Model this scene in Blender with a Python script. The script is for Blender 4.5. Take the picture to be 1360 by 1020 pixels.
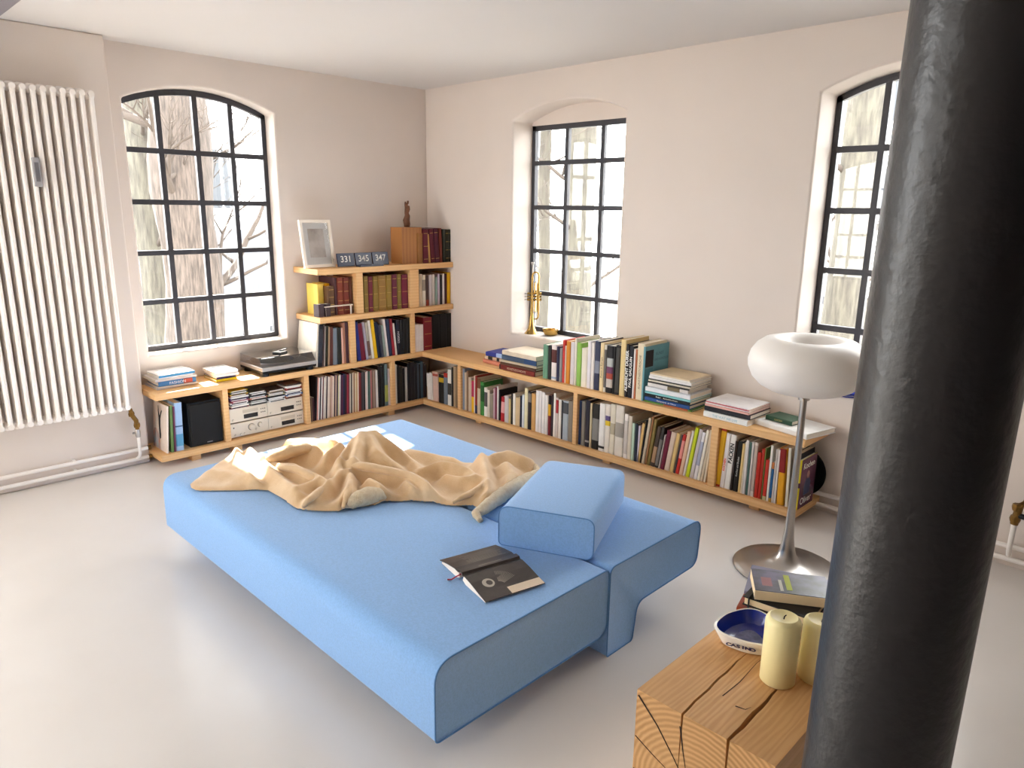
import bpy, bmesh, math, random
from mathutils import Vector, Matrix, noise

for o in list(bpy.data.objects):
    bpy.data.objects.remove(o, do_unlink=True)
SC = bpy.context.scene
COL = SC.collection
random.seed(7)
R = math.radians

# ------------------------------------------------------------------ camera
FPX, PITCH, YAW, ROLL = 957.2, R(13.689), R(45.38), R(0.756)
CAM = Vector((4.716, -3.768, 1.5673))
fw = Vector((-math.cos(YAW) * math.cos(PITCH), math.sin(YAW) * math.cos(PITCH), -math.sin(PITCH)))
rt = Vector((math.sin(YAW), math.cos(YAW), 0))
up = rt.cross(fw)
RT = rt * math.cos(ROLL) + up * math.sin(ROLL)
UP = up * math.cos(ROLL) - rt * math.sin(ROLL)
cd = bpy.data.cameras.new('camera')
cam = bpy.data.objects.new('camera', cd)
COL.objects.link(cam)
cd.sensor_width = 36
cd.lens = FPX / 1360 * 36
cd.clip_start = 0.02
m = Matrix((RT, UP, -fw)).transposed().to_4x4()
m.translation = CAM
cam.matrix_world = m
SC.camera = cam


def ray(u, v):
    return fw + RT * ((u - 680) / FPX) - UP * ((v - 510) / FPX)


def at(u, v, ax, val):
    d = ray(u, v)
    return CAM + d * ((val - CAM[ax]) / d[ax])


def proj(P):
    v = Vector(P) - CAM
    z = v.dot(fw)
    return 680 + FPX * v.dot(RT) / z, 510 - FPX * v.dot(UP) / z


# ------------------------------------------------------------------ world, sun, exposure
SKY, SUN = 14.0, 52.0
w = bpy.data.worlds.new('sky')
SC.world = w
w.use_nodes = True
bg = w.node_tree.nodes['Background']
bg.inputs[0].default_value = (0.98, 0.98, 1.0, 1)
bg.inputs[1].default_value = SKY
sd = bpy.data.lights.new('sun', 'SUN')
sd.energy = SUN
sd.angle = R(0.6)
sd.color = (1, 0.96, 0.9)
sun = bpy.data.objects.new('sun', sd)
COL.objects.link(sun)
sun.location = (-6, 1, 6)
sun.rotation_euler = Vector((1.0, -0.13, -0.90)).to_track_quat('-Z', 'Y').to_euler()
SC.view_settings.view_transform = 'Standard'
SC.view_settings.look = 'None'
SC.view_settings.exposure = 0.26
SC.view_settings.gamma = 1.0
SC.view_settings.use_curve_mapping = False
try:
    SC.cycles.max_bounces = 12
    SC.cycles.diffuse_bounces = 8
    SC.cycles.transparent_max_bounces = 16
    SC.cycles.sample_clamp_indirect = 8.0
    SC.cycles.use_denoising = True
    SC.cycles.caustics_reflective = False
    SC.cycles.caustics_refractive = False
    SC.cycles.blur_glossy = 0.5
except Exception:
    pass


# ------------------------------------------------------------------ materials
def lin(h):
    if not isinstance(h, str):
        return tuple(h)
    c = [int(h[i:i + 2], 16) / 255 for i in (0, 2, 4)]
    return tuple(x / 12.92 if x <= 0.04045 else ((x + 0.055) / 1.055) ** 2.4 for x in c)


MATS = {}


def mat(key, col='808080', rough=0.6, metal=0.0, var=0.0, scale=8.0, stretch=(1, 1, 1), bump=0.0, bscale=60.0,
        col2=None, trans=0.0, sheen=0.0, coat=0.0, detail=4.0, spec=0.5, rvar=0.0):
    """procedural Principled material: noise mixes col to col2, noise bump"""
    if key in MATS:
        return MATS[key]
    mt = bpy.data.materials.new(key)
    mt.use_nodes = True
    nt = mt.node_tree
    N, L = nt.nodes, nt.links
    p = N['Principled BSDF']
    c = lin(col)
    p.inputs['Base Color'].default_value = (*c, 1)
    p.inputs['Roughness'].default_value = rough
    p.inputs['Metallic'].default_value = metal
    p.inputs['Specular IOR Level'].default_value = spec
    if sheen:
        p.inputs['Sheen Weight'].default_value = sheen
        p.inputs['Sheen Roughness'].default_value = 0.5
    if coat:
        p.inputs['Coat Weight'].default_value = coat
    if trans:
        p.inputs['Transmission Weight'].default_value = trans
    if var or col2 or bump or rvar:
        tc = N.new('ShaderNodeTexCoord')
        mp = N.new('ShaderNodeMapping')
        mp.inputs['Scale'].default_value = stretch
        L.new(tc.outputs['Object'], mp.inputs['Vector'])
    if var or col2:
        nz = N.new('ShaderNodeTexNoise')
        nz.inputs['Scale'].default_value = scale
        nz.inputs['Detail'].default_value = detail
        L.new(mp.outputs[0], nz.inputs['Vector'])
        mx = N.new('ShaderNodeMix')
        mx.data_type = 'RGBA'
        c2 = lin(col2) if col2 else tuple(x * (1 - var) for x in c)
        mx.inputs['A'].default_value = (*c, 1)
        mx.inputs['B'].default_value = (*c2, 1)
        rp = N.new('ShaderNodeMapRange')
        rp.inputs['From Min'].default_value = 0.35
        rp.inputs['From Max'].default_value = 0.68
        L.new(nz.outputs['Fac'], rp.inputs['Value'])
        L.new(rp.outputs[0], mx.inputs['Factor'])
        L.new(mx.outputs['Result'], p.inputs['Base Color'])
    if rvar:
        n3 = N.new('ShaderNodeTexNoise')
        n3.inputs['Scale'].default_value = 3.0
        n3.inputs['Detail'].default_value = 6.0
        L.new(mp.outputs[0], n3.inputs['Vector'])
        r3 = N.new('ShaderNodeMapRange')
        r3.inputs['From Min'].default_value = 0.3
        r3.inputs['From Max'].default_value = 0.7
        r3.inputs['To Min'].default_value = rough
        r3.inputs['To Max'].default_value = rough + rvar
        L.new(n3.outputs['Fac'], r3.inputs['Value'])
        L.new(r3.outputs[0], p.inputs['Roughness'])
    if bump:
        n2 = N.new('ShaderNodeTexNoise')
        n2.inputs['Scale'].default_value = bscale
        n2.inputs['Detail'].default_value = 3.0
        L.new(mp.outputs[0], n2.inputs['Vector'])
        b = N.new('ShaderNodeBump')
        b.inputs['Strength'].default_value = bump
        b.inputs['Distance'].default_value = 0.01
        L.new(n2.outputs['Fac'], b.inputs['Height'])
        L.new(b.outputs[0], p.inputs['Normal'])
    MATS[key] = mt
    return mt


def rings_mat(key, c1, c2, scale, center=(0, 0, 0), kind='RINGS', rough=0.55, distort=2.5, axis='Y', dscale=1.5, stretch=(1, 1, 1)):
    """wood with growth rings or long grain lines"""
    mt = bpy.data.materials.new(key)
    mt.use_nodes = True
    nt = mt.node_tree
    N, L = nt.nodes, nt.links
    p = N['Principled BSDF']
    p.inputs['Roughness'].default_value = rough
    tc = N.new('ShaderNodeTexCoord')
    mp = N.new('ShaderNodeMapping')
    mp.inputs['Location'].default_value = [-a * b for a, b in zip(center, stretch)]
    mp.inputs['Scale'].default_value = stretch
    L.new(tc.outputs['Object'], mp.inputs['Vector'])
    wv = N.new('ShaderNodeTexWave')
    wv.wave_type = kind
    if kind == 'RINGS':
        wv.rings_direction = axis
    else:
        wv.bands_direction = axis
    wv.inputs['Scale'].default_value = scale
    wv.inputs['Distortion'].default_value = distort
    wv.inputs['Detail'].default_value = 3
    wv.inputs['Detail Scale'].default_value = dscale
    L.new(mp.outputs[0], wv.inputs['Vector'])
    mx = N.new('ShaderNodeMix')
    mx.data_type = 'RGBA'
    mx.inputs['A'].default_value = (*lin(c1), 1)
    mx.inputs['B'].default_value = (*lin(c2), 1)
    nz = N.new('ShaderNodeTexNoise')
    nz.inputs['Scale'].default_value = 4
    L.new(mp.outputs[0], nz.inputs['Vector'])
    ml = N.new('ShaderNodeMath')
    ml.operation = 'MULTIPLY'
    L.new(wv.outputs['Fac'], ml.inputs[0])
    L.new(nz.outputs['Fac'], ml.inputs[1])
    L.new(ml.outputs[0], mx.inputs['Factor'])
    L.new(mx.outputs['Result'], p.inputs['Base Color'])
    b = N.new('ShaderNodeBump')
    b.inputs['Strength'].default_value = 0.08
    b.inputs['Distance'].default_value = 0.004
    L.new(wv.outputs['Fac'], b.inputs['Height'])
    L.new(b.outputs[0], p.inputs['Normal'])
    MATS[key] = mt
    return mt


def glass_mat(key, tint=(1, 1, 1), refl=1.0, ior=1.45):
    mt = bpy.data.materials.new(key)
    mt.use_nodes = True
    nt = mt.node_tree
    N, L = nt.nodes, nt.links
    for n in list(N):
        N.remove(n)
    out = N.new('ShaderNodeOutputMaterial')
    tr = N.new('ShaderNodeBsdfTransparent')
    tr.inputs[0].default_value = (*tint, 1)
    gl = N.new('ShaderNodeBsdfGlossy')
    gl.inputs['Roughness'].default_value = 0.02
    fr = N.new('ShaderNodeFresnel')
    fr.inputs['IOR'].default_value = ior
    ml = N.new('ShaderNodeMath')
    ml.operation = 'MULTIPLY'
    ml.inputs[1].default_value = refl
    mx = N.new('ShaderNodeMixShader')
    L.new(fr.outputs[0], ml.inputs[0])
    L.new(ml.outputs[0], mx.inputs[0])
    L.new(tr.outputs[0], mx.inputs[1])
    L.new(gl.outputs[0], mx.inputs[2])
    L.new(mx.outputs[0], out.inputs[0])
    MATS[key] = mt
    return mt


WALL = mat('wall plaster', 'dfd4cb', 0.85, bump=0.06, bscale=14, var=0.04, scale=2.0)
CEIL = mat('ceiling paint', 'd4d1cf', 0.9, bump=0.05, bscale=5, var=0.02, scale=1.2)
FLOOR = mat('polished screed', 'e2deda', 0.22, col2='dad5d0', scale=1.1, detail=5)
IRON = mat('black iron', '35343a', 0.45, bump=0.25, bscale=90)
PILLAR = mat('pillar paint', '202023', 0.36, bump=0.15, bscale=65)
BEAM = mat('beam paint', '77737a', 0.5, bump=0.2, bscale=30)
GLASS = glass_mat('window glass', (0.98, 0.99, 0.98), 0.6)
BEECH = rings_mat('beech board', 'e2b57d', 'd2a066', 14, kind='BANDS', axis='Z', distort=3, dscale=0.8, stretch=(0.25, 0.25, 1.0))
BLUE = mat('blue felt', '86b2e6', 0.95, var=0.12, scale=160, bump=0.2, bscale=420, sheen=0.35, spec=0.15)
PIPING = mat('blue piping', '5a86bd', 0.95, spec=0.15)
BEIGE = mat('beige fleece', 'ddc09a', 0.95, col2='d0ae84', scale=12, bump=0.25, bscale=160, sheen=0.5, spec=0.1)
CREAMF = mat('cream fleece', 'f2dfbd', 1.0, col2='e2c99f', scale=50, bump=0.9, bscale=260, sheen=0.6, spec=0.1)
RADW = mat('radiator enamel', 'f2ece6', 0.35)
PAPER = mat('paper edges', 'efe6d6', 0.9, var=0.12, scale=3, stretch=(300, 1, 1))
BRASS = mat('lacquered brass', 'bd9a58', 0.25, metal=1.0, var=0.2, scale=12)
OLDBRASS = mat('old brass valve', '8a6630', 0.45, metal=0.8, var=0.4, scale=40)
CHROME = mat('polished aluminium', 'b5b0ab', 0.3, metal=1.0)
BLACK = mat('black plastic', '0f0f11', 0.4, spec=0.3)
GREYP = mat('grey plastic', '9a999c', 0.4)
CHAMP = mat('champagne metal', 'dccfbb', 0.38, metal=0.25)
DARKD = mat('dark display', '241c1c', 0.2)
GOLD = mat('gold tooling', 'b8924c', 0.45, metal=0.4)
WHITEP = mat('white print', 'f1eee8', 0.6)
BLACKP = mat('black print', '1b191a', 0.6)
WAX = mat('candle wax', 'f2e6ac', 0.45, sheen=0.1)
WHITE = mat('white ceramic', 'eeebe4', 0.2)
CBLUE = mat('cobalt glaze', '1a2f92', 0.15)


# ------------------------------------------------------------------ mesh helpers
class G:
    def __init__(s):
        s.v, s.f, s.mi = [], [], []

    def add(s, vs, fs, mi=0, M=None):
        b = len(s.v)
        s.v += [tuple(M @ Vector(p)) if M else tuple(p) for p in vs]
        s.f += [tuple(b + i for i in f) for f in fs]
        s.mi += [mi] * len(fs)
        return s

    def box(s, a, b, mi=0, M=None):
        (x0, y0, z0), (x1, y1, z1) = a, b
        vs = [(x0, y0, z0), (x1, y0, z0), (x1, y1, z0), (x0, y1, z0), (x0, y0, z1), (x1, y0, z1), (x1, y1, z1), (x0, y1, z1)]
        return s.add(vs, [(0, 3, 2, 1), (4, 5, 6, 7), (0, 1, 5, 4), (1, 2, 6, 5), (2, 3, 7, 6), (3, 0, 4, 7)], mi, M)

    def prism(s, poly, lo, hi, ax=2, mi=0, M=None):
        """poly (2D) extruded along axis ax; the other two axes in cyclic order"""
        def P(a, b, c):
            return {2: (a, b, c), 0: (c, a, b), 1: (b, c, a)}[ax]
        n = len(poly)
        vs = [P(a, b, lo) for a, b in poly] + [P(a, b, hi) for a, b in poly]
        fs = [tuple(reversed(range(n))), tuple(range(n, 2 * n))]
        fs += [(i, (i + 1) % n, n + (i + 1) % n, n + i) for i in range(n)]
        return s.add(vs, fs, mi, M)

    def lathe(s, prof, n=24, mi=0, M=None, closed=False):
        vs, fs = [], []
        m_ = len(prof)
        for r, z in prof:
            for k in range(n):
                a = 2 * math.pi * k / n
                vs.append((r * math.cos(a), r * math.sin(a), z))
        for j in range(m_ - 1 if not closed else m_):
            for k in range(n):
                j2 = (j + 1) % m_
                fs.append((j * n + k, j * n + (k + 1) % n, j2 * n + (k + 1) % n, j2 * n + k))
        if not closed:
            if prof[0][0] > 1e-5:
                fs.append(tuple(reversed(range(n))))
            if prof[-1][0] > 1e-5:
                fs.append(tuple((m_ - 1) * n + k for k in range(n)))
        return s.add(vs, fs, mi, M)

    def tube(s, pts, r, n=8, mi=0, M=None, cap=True):
        pts = [Vector(p) for p in pts]
        rs = r if isinstance(r, (list, tuple)) else [r] * len(pts)
        vs, fs = [], []
        ref = Vector((0, 0, 1))
        for i, p in enumerate(pts):
            t = (pts[min(i + 1, len(pts) - 1)] - pts[max(i - 1, 0)]).normalized()
            if abs(t.dot(ref)) > 0.95:
                ref = Vector((1, 0, 0)) if abs(t.x) < 0.9 else Vector((0, 1, 0))
            a = t.cross(ref).normalized()
            b = t.cross(a).normalized()
            ref = b.cross(t) if False else ref
            for k in range(n):
                an = 2 * math.pi * k / n
                vs.append(p + (a * math.cos(an) + b * math.sin(an)) * rs[i])
        for i in range(len(pts) - 1):
            for k in range(n):
                fs.append((i * n + k, i * n + (k + 1) % n, (i + 1) * n + (k + 1) % n, (i + 1) * n + k))
        if cap:
            fs.append(tuple(range(n)))
            fs.append(tuple((len(pts) - 1) * n + k for k in reversed(range(n))))
        return s.add(vs, fs, mi, M)

    def mesh(s, name, mats, smooth=False, bevel=0.0, bseg=2, weld=False, angle=40):
        me = bpy.data.meshes.new(name)
        bm = bmesh.new()
        vs = [bm.verts.new(p) for p in s.v]
        for f, mi in zip(s.f, s.mi):
            try:
                fc = bm.faces.new([vs[i] for i in f])
                fc.material_index = mi
            except ValueError:
                pass
        if weld:
            bmesh.ops.remove_doubles(bm, verts=bm.verts, dist=1e-5)
        bmesh.ops.recalc_face_normals(bm, faces=bm.faces)
        if bevel:
            es = [e for e in bm.edges if len(e.link_faces) == 2 and e.calc_face_angle(0) > R(35)]
            bmesh.ops.bevel(bm, geom=es, offset=bevel, segments=bseg, profile=0.5, affect='EDGES', clamp_overlap=True)
        if smooth:
            for f in bm.faces:
                f.smooth = True
            for e in bm.edges:
                if len(e.link_faces) == 2 and e.calc_face_angle(0) > R(angle):
                    e.smooth = False
        bm.to_mesh(me)
        bm.free()
        for mm in (mats if isinstance(mats, (list, tuple)) else [mats]):
            me.materials.append(mm)
        return me

    def obj(s, name, mats, parent=None, **k):
        return link(name, s.mesh(name, mats, **k), parent)


def link(name, me, parent=None, loc=None, rot=None):
    o = bpy.data.objects.new(name, me)
    COL.objects.link(o)
    if parent:
        o.parent = parent
    if loc:
        o.location = loc
    if rot:
        o.rotation_euler = rot
    return o


def tag(o, label, cat, group=None, kind=None):
    o['label'] = label
    o['category'] = cat
    if group:
        o['group'] = group
    if kind:
        o['kind'] = kind
    return o


def thing(name, label, cat, loc=(0, 0, 0), rz=0.0, group=None, M=None, kind=None):
    o = bpy.data.objects.new(name, None)
    o.empty_display_size = 0.05
    COL.objects.link(o)
    if M is not None:
        o.matrix_world = M
    else:
        o.location = loc
        o.rotation_euler = (0, 0, rz)
    return tag(o, label, cat, group, kind)


def text_mesh(body, size, mt, align='CENTER', bold=0.0, sx=1.0):
    cu = bpy.data.curves.new('t', 'FONT')
    cu.body = body
    cu.size = size
    cu.align_x = align
    cu.align_y = 'CENTER'
    cu.offset = bold
    t = bpy.data.objects.new('t', cu)
    me = bpy.data.meshes.new_from_object(t)
    me.materials.clear()
    me.materials.append(mt)
    if sx != 1.0:
        for v in me.vertices:
            v.co.x *= sx
    bpy.data.objects.remove(t)
    bpy.data.curves.remove(cu)
    return me


def text(body, size, mt, parent, M, name='title', **k):
    o = link(name, text_mesh(body, size, mt, **k), parent)
    o.matrix_local = M
    return o


def TR(x, y, z):
    return Matrix.Translation((x, y, z))


def RX(a):
    return Matrix.Rotation(R(a), 4, 'X')


def RY(a):
    return Matrix.Rotation(R(a), 4, 'Y')


def RZ(a):
    return Matrix.Rotation(R(a), 4, 'Z')


# ------------------------------------------------------------------ room shell
H, XR, YB = 2.457, 9.5, -6.4
CH = 0.123          # radiator wall stands this far in front of the window wall
CY = -2.32          # its corner


def archz(s, o):
    s0, s1, zs, zp, rise = o
    t = (s - (s0 + s1) / 2) / ((s1 - s0) / 2)
    rad = ((s1 - s0) ** 2 / 4 + rise ** 2) / (2 * rise)
    return zp - (rad - rise) + math.sqrt(max(rad ** 2 - (t * (s1 - s0) / 2) ** 2, 0))


def wall(name, org, sd_, nd, length, T, ops, label):
    """wall in local (s, z); inner face at org, thickness T along nd (outwards); arched openings"""
    g = G()
    org, sd_, nd = Vector(org), Vector(sd_), Vector(nd)

    def P(s, z, d):
        return org + sd_ * s + nd * d + Vector((0, 0, z))
    NS = 14
    for d in (0, T):
        cur = 0.0
        prev = None
        for o in list(ops) + [None]:
            end = o[0] if o else length
            pts = [(cur, 0), (end, 0)]
            if o:
                pts += [(end, o[2]), (end, o[3])]
            pts += [(end, H), (cur, H)]
            if prev:
                pts += [(cur, prev[3]), (cur, prev[2])]
            g.add([P(s, z, d) for s, z in pts], [tuple(range(len(pts)))])
            if o:
                ss = [o[0] + (o[1] - o[0]) * k / NS for k in range(NS + 1)]
                g.add([P(o[0], 0, d), P(o[1], 0, d), P(o[1], o[2], d), P(o[0], o[2], d)], [(0, 1, 2, 3)])
                for a, b in zip(ss, ss[1:]):
                    g.add([P(a, archz(a, o), d), P(b, archz(b, o), d), P(b, H, d), P(a, H, d)], [(0, 1, 2, 3)])
                cur = o[1]
                prev = o
    for o in ops:
        ss = [o[0] + (o[1] - o[0]) * k / NS for k in range(NS + 1)]
        loop = [(o[0], o[2]), (o[1], o[2])] + [(s, archz(s, o)) for s in reversed(ss)]
        n = len(loop)
        g.add([P(s, z, d) for d in (0, T) for s, z in loop], [(i, (i + 1) % n, n + (i + 1) % n, n + i) for i in range(n)])
    g.add([P(0, 0, 0), P(0, H, 0), P(0, H, T), P(0, 0, T)], [(0, 1, 2, 3)])
    g.add([P(length, 0, 0), P(length, H, 0), P(length, H, T), P(length, 0, T)], [(0, 1, 2, 3)])
    me = g.mesh(name, WALL, weld=True)
    o = link(name, me)
    bv = o.modifiers.new('soft plaster edges', 'BEVEL')
    bv.width = 0.012
    bv.segments = 3
    bv.limit_method = 'ANGLE'
    bv.angle_limit = R(50)
    return tag(o, label, 'wall', kind='structure')


SILL = 0.645
W1 = (-1.28 - 0.0, -2.22, SILL, 2.160, 0.105)          # y range on the left wall
# left wall: s runs along -y from the corner
wall('wall_left', (0, 0.45, 0), (0, -1, 0), (-1, 0, 0), 0.45 - YB + 0.45, 0.17,
     [(1.28 + 0.45, 2.22 + 0.45, SILL, 2.160, 0.105), (3.95 + 0.45, 5.75 + 0.45, 0.05, 2.160, 0.13)],
     'off-white plaster wall with the wide arched window left of the corner')
wall('wall_right', (0, 0, 0), (1, 0, 0), (0, 1, 0), XR + 0.3, 0.26,
     [(0.975, 1.935, 0.67, 2.160, 0.1), (3.118, 4.07, 0.645, 2.147, 0.105)],
     'off-white plaster wall with two arched windows right of the corner')
wall('wall_back', (0, YB, 0), (1, 0, 0), (0, -1, 0), XR + 0.3, 0.26,
     [(0.5, 1.9, SILL, 2.16, 0.13)],
     'plaster wall behind the camera with one arched window')
g = G()
g.box((XR, YB, 0), (XR + 0.3, 0, H))  # unseen end wall, made dark to cut the fill light on the daybed
tag(g.obj('wall_side', mat('light-absorbing timber', '4a3b30', 0.7, var=0.3, scale=5, stretch=(1, 8, 1))), 'light-absorbing timber wall closing the unseen right side, darkened to cut fill light', 'wall', kind='structure')
g = G()
g.box((0, -3.75, 0), (CH, CY, H))
tag(g.obj('wall_chimney_breast', WALL, bevel=0.01, bseg=3), 'shallow projecting wall panel behind the tall white radiator', 'wall', kind='structure')
g = G()
g.box((-0.45, YB - 0.45, -0.2), (XR + 0.3, 0.26, 0))
tag(g.obj('floor', FLOOR), 'pale polished screed floor', 'floor', kind='structure')
g = G()
g.box((-0.45, YB - 0.45, H), (XR + 0.3, 0.26, H + 0.2))
tag(g.obj('ceiling', CEIL), 'smooth white ceiling', 'ceiling', kind='structure')
g = G()
g.box((0.0, -3.1, 2.35), (XR, -2.912, H + 0.02))
tag(g.obj('trim_1', BEAM, bevel=0.006), 'grey painted ceiling beam cutting the top left corner', 'beam', kind='structure')


def window(name, label, org, sd_, nd, depth, s0, s1, zs, zp, rise, cols, rows, flat=False):
    """iron glazing grid set back by depth; every glazing bar and pane a part"""
    root = thing(name, label, 'window', kind='structure')
    org, sd_, nd = Vector(org), Vector(sd_), Vector(nd)
    op = (s0, s1, zs, zp, rise)
    B = Matrix((sd_, nd, Vector((0, 0, 1)))).transposed().to_4x4()
    B.translation = org

    def top(s):
        return (zp - 0.02) if flat else archz(s, op) - 0.002
    N = 16
    fwid = 0.03
    # outline frame
    g = G()
    ss = [s0 + (s1 - s0) * k / N for k in range(N + 1)]
    g.box((s0, depth, zs), (s0 + fwid, depth + 0.035, top(s0)), M=B)
    g.box((s1 - fwid, depth, zs), (s1, depth + 0.035, top(s1)), M=B)
    g.box((s0 + fwid, depth, zs), (s1 - fwid, depth + 0.035, zs + 0.032), M=B)
    for a, b in zip(ss, ss[1:]):
        vs = []
        for d in (depth, depth + 0.035):
            vs += [(a, d, top(a)), (b, d, top(b)), (b, d, top(b) - 0.034), (a, d, top(a) - 0.034)]
        g.add(vs, [(0, 1, 2, 3), (4, 7, 6, 5), (0, 4, 5, 1), (2, 6, 7, 3)], M=B)
    g.obj('frame', IRON, root)
    cs = [s0 + 0.012 + (s1 - s0 - 0.024) * k / cols for k in range(cols + 1)]
    zr = list(rows)
    bw = 0.0155
    for c in cs[1:-1]:
        gg = G()
        gg.box((c - bw, depth + 0.002, zs + 0.03), (c + bw, depth + 0.03, top(c) - 0.03), M=B)
        gg.obj('glazing_bar', IRON, root)
    for z in zr:
        gg = G()
        gg.box((s0 + 0.028, depth + 0.001, z - bw), (s1 - 0.028, depth + 0.032, z + bw), M=B)
        gg.obj('glazing_bar', IRON, root)
    zl = [zs + 0.02] + zr
    for i in range(cols):
        a, b = cs[i], cs[i + 1]
        for j, z in enumerate(zl):
            gg = G()
            if j < len(zl) - 1:
                poly = [(a, z), (b, z), (b, zl[j + 1]), (a, zl[j + 1])]
            else:
                K = 5
                poly = [(a, z), (b, z)] + [(b + (a - b) * k / K, top(b + (a - b) * k / K) - 0.01) for k in range(K + 1)]
            n = len(poly)
            vs = [(s, depth + 0.015, zz) for s, zz in poly] + [(s, depth + 0.018, zz) for s, zz in poly]
            fs = [tuple(range(n)), tuple(reversed(range(n, 2 * n)))] + [(q, (q + 1) % n, n + (q + 1) % n, n + q) for q in range(n)]
            gg.add(vs, fs, M=B)
            gg.obj('pane', GLASS, root)
    if flat:
        gg = G()
        pts = [(s, archz(s, op)) for s in ss]
        poly = pts + [(s1, zp - 0.02), (s0, zp - 0.02)]
        n = len(poly)
        vs = [(s, depth - 0.004, zz) for s, zz in poly] + [(s, depth + 0.1, zz) for s, zz in poly]
        fs = [tuple(range(n)), tuple(reversed(range(n, 2 * n)))] + [(q, (q + 1) % n, n + (q + 1) % n, n + q) for q in range(n)]
        gg.add(vs, fs, M=B)
        gg.obj('arch_infill', WALL, root)
    pl = bpy.data.lights.new('portal', 'AREA')
    pl.shape = 'RECTANGLE'
    pl.size, pl.size_y = s1 - s0, zp + rise - zs
    pl.cycles.is_portal = True
    po = bpy.data.objects.new('daylight_portal', pl)
    COL.objects.link(po)
    c = org + sd_ * ((s0 + s1) / 2) + nd * (depth + 0.06) + Vector((0, 0, (zs + zp + rise) / 2))
    po.location = c
    po.rotation_euler = (-nd).to_track_quat('-Z', 'Y').to_euler()
    return root


ROWS = [0.957, 1.265, 1.577, 1.885]
window('window_1', 'arched iron window of twenty panes above the turntable', (0, 0, 0), (0, -1, 0), (-1, 0, 0), 0.13, 1.28, 2.22, SILL, 2.160, 0.105, 4, ROWS)
window('window_2', 'flat-topped iron window in an arched recess with the trumpet on its sill', (0, 0, 0), (1, 0, 0), (0, 1, 0), 0.2, 0.975, 1.935, 0.67, 2.160, 0.1, 3, ROWS, flat=True)
window('window_3', 'arched iron window half hidden by the black pillar', (0, 0, 0), (1, 0, 0), (0, 1, 0), 0.2, 3.118, 4.07, 0.645, 2.147, 0.105, 4, ROWS)
window('window_4', 'arched iron window beyond the radiator outside the picture', (0, 0, 0), (0, -1, 0), (-1, 0, 0), 0.13, 3.95, 5.75, 0.05, 2.160, 0.13, 6, [0.345, 0.65] + ROWS)
window('window_5', 'arched iron window in the wall behind the camera', (0, YB, 0), (1, 0, 0), (0, -1, 0), 0.13, 0.5, 1.9, SILL, 2.160, 0.13, 5, ROWS)

# pillar
PC = (4.522, -3.0148)
g = G()
g.lathe([(0.12, 0), (0.12, 0.03), (0.085, 0.06), (0.074, 0.1), (0.0705, 0.6), (0.0695, 1.4), (0.069, 2.28), (0.1, 2.35)], 64)
o = g.obj('pillar', PILLAR, smooth=True)
o.matrix_world = Matrix.Translation((PC[0], PC[1], 0)) @ Matrix.Rotation(0.0115, 4, Vector((fw.x, fw.y, 0)).normalized())
tag(o, 'black painted cast-iron column in the foreground', 'column', kind='structure')


# ------------------------------------------------------------------ daybed
def rpoly(pts, seg=6):
    """polygon with rounded corners: (a, b, radius)"""
    out = []
    n = len(pts)
    for i in range(n):
        p0, p1, p2 = Vector(pts[i - 1][:2]), Vector(pts[i][:2]), Vector(pts[(i + 1) % n][:2])
        r = pts[i][2]
        if r <= 0:
            out.append(tuple(p1))
            continue
        a, b = (p0 - p1).normalized(), (p2 - p1).normalized()
        an = math.acos(max(-1, min(1, a.dot(b))))
        d = min(r / math.tan(an / 2), (p0 - p1).length * 0.49, (p2 - p1).length * 0.49)
        q0, q2 = p1 + a * d, p1 + b * d
        for k in range(seg + 1):
            t = k / seg
            q = q0 * (1 - t) ** 2 + p1 * 2 * t * (1 - t) + q2 * t ** 2
            out.append(tuple(q))
    return out


BX0, BX1 = 1.39, 3.36
bed = thing('daybed', 'blue felt daybed in two low modules in the middle of the room', 'daybed', ((BX0 + BX1) / 2, -2.0, 0))
BM = bed.location
seatp = rpoly([(-2.68, 0.10, 0.018), (-1.897, 0.10, 0.05), (-1.897, 0.353, 0.03), (-2.68, 0.353, 0.07)], 7)
backp = rpoly([(-1.890, 0.0, 0.012), (-1.735, 0.0, 0.02), (-1.712, 0.15, 0.05), (-1.30, 0.155, 0.05), (-1.285, 0.353, 0.055), (-1.890, 0.353, 0.03)], 7)


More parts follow.
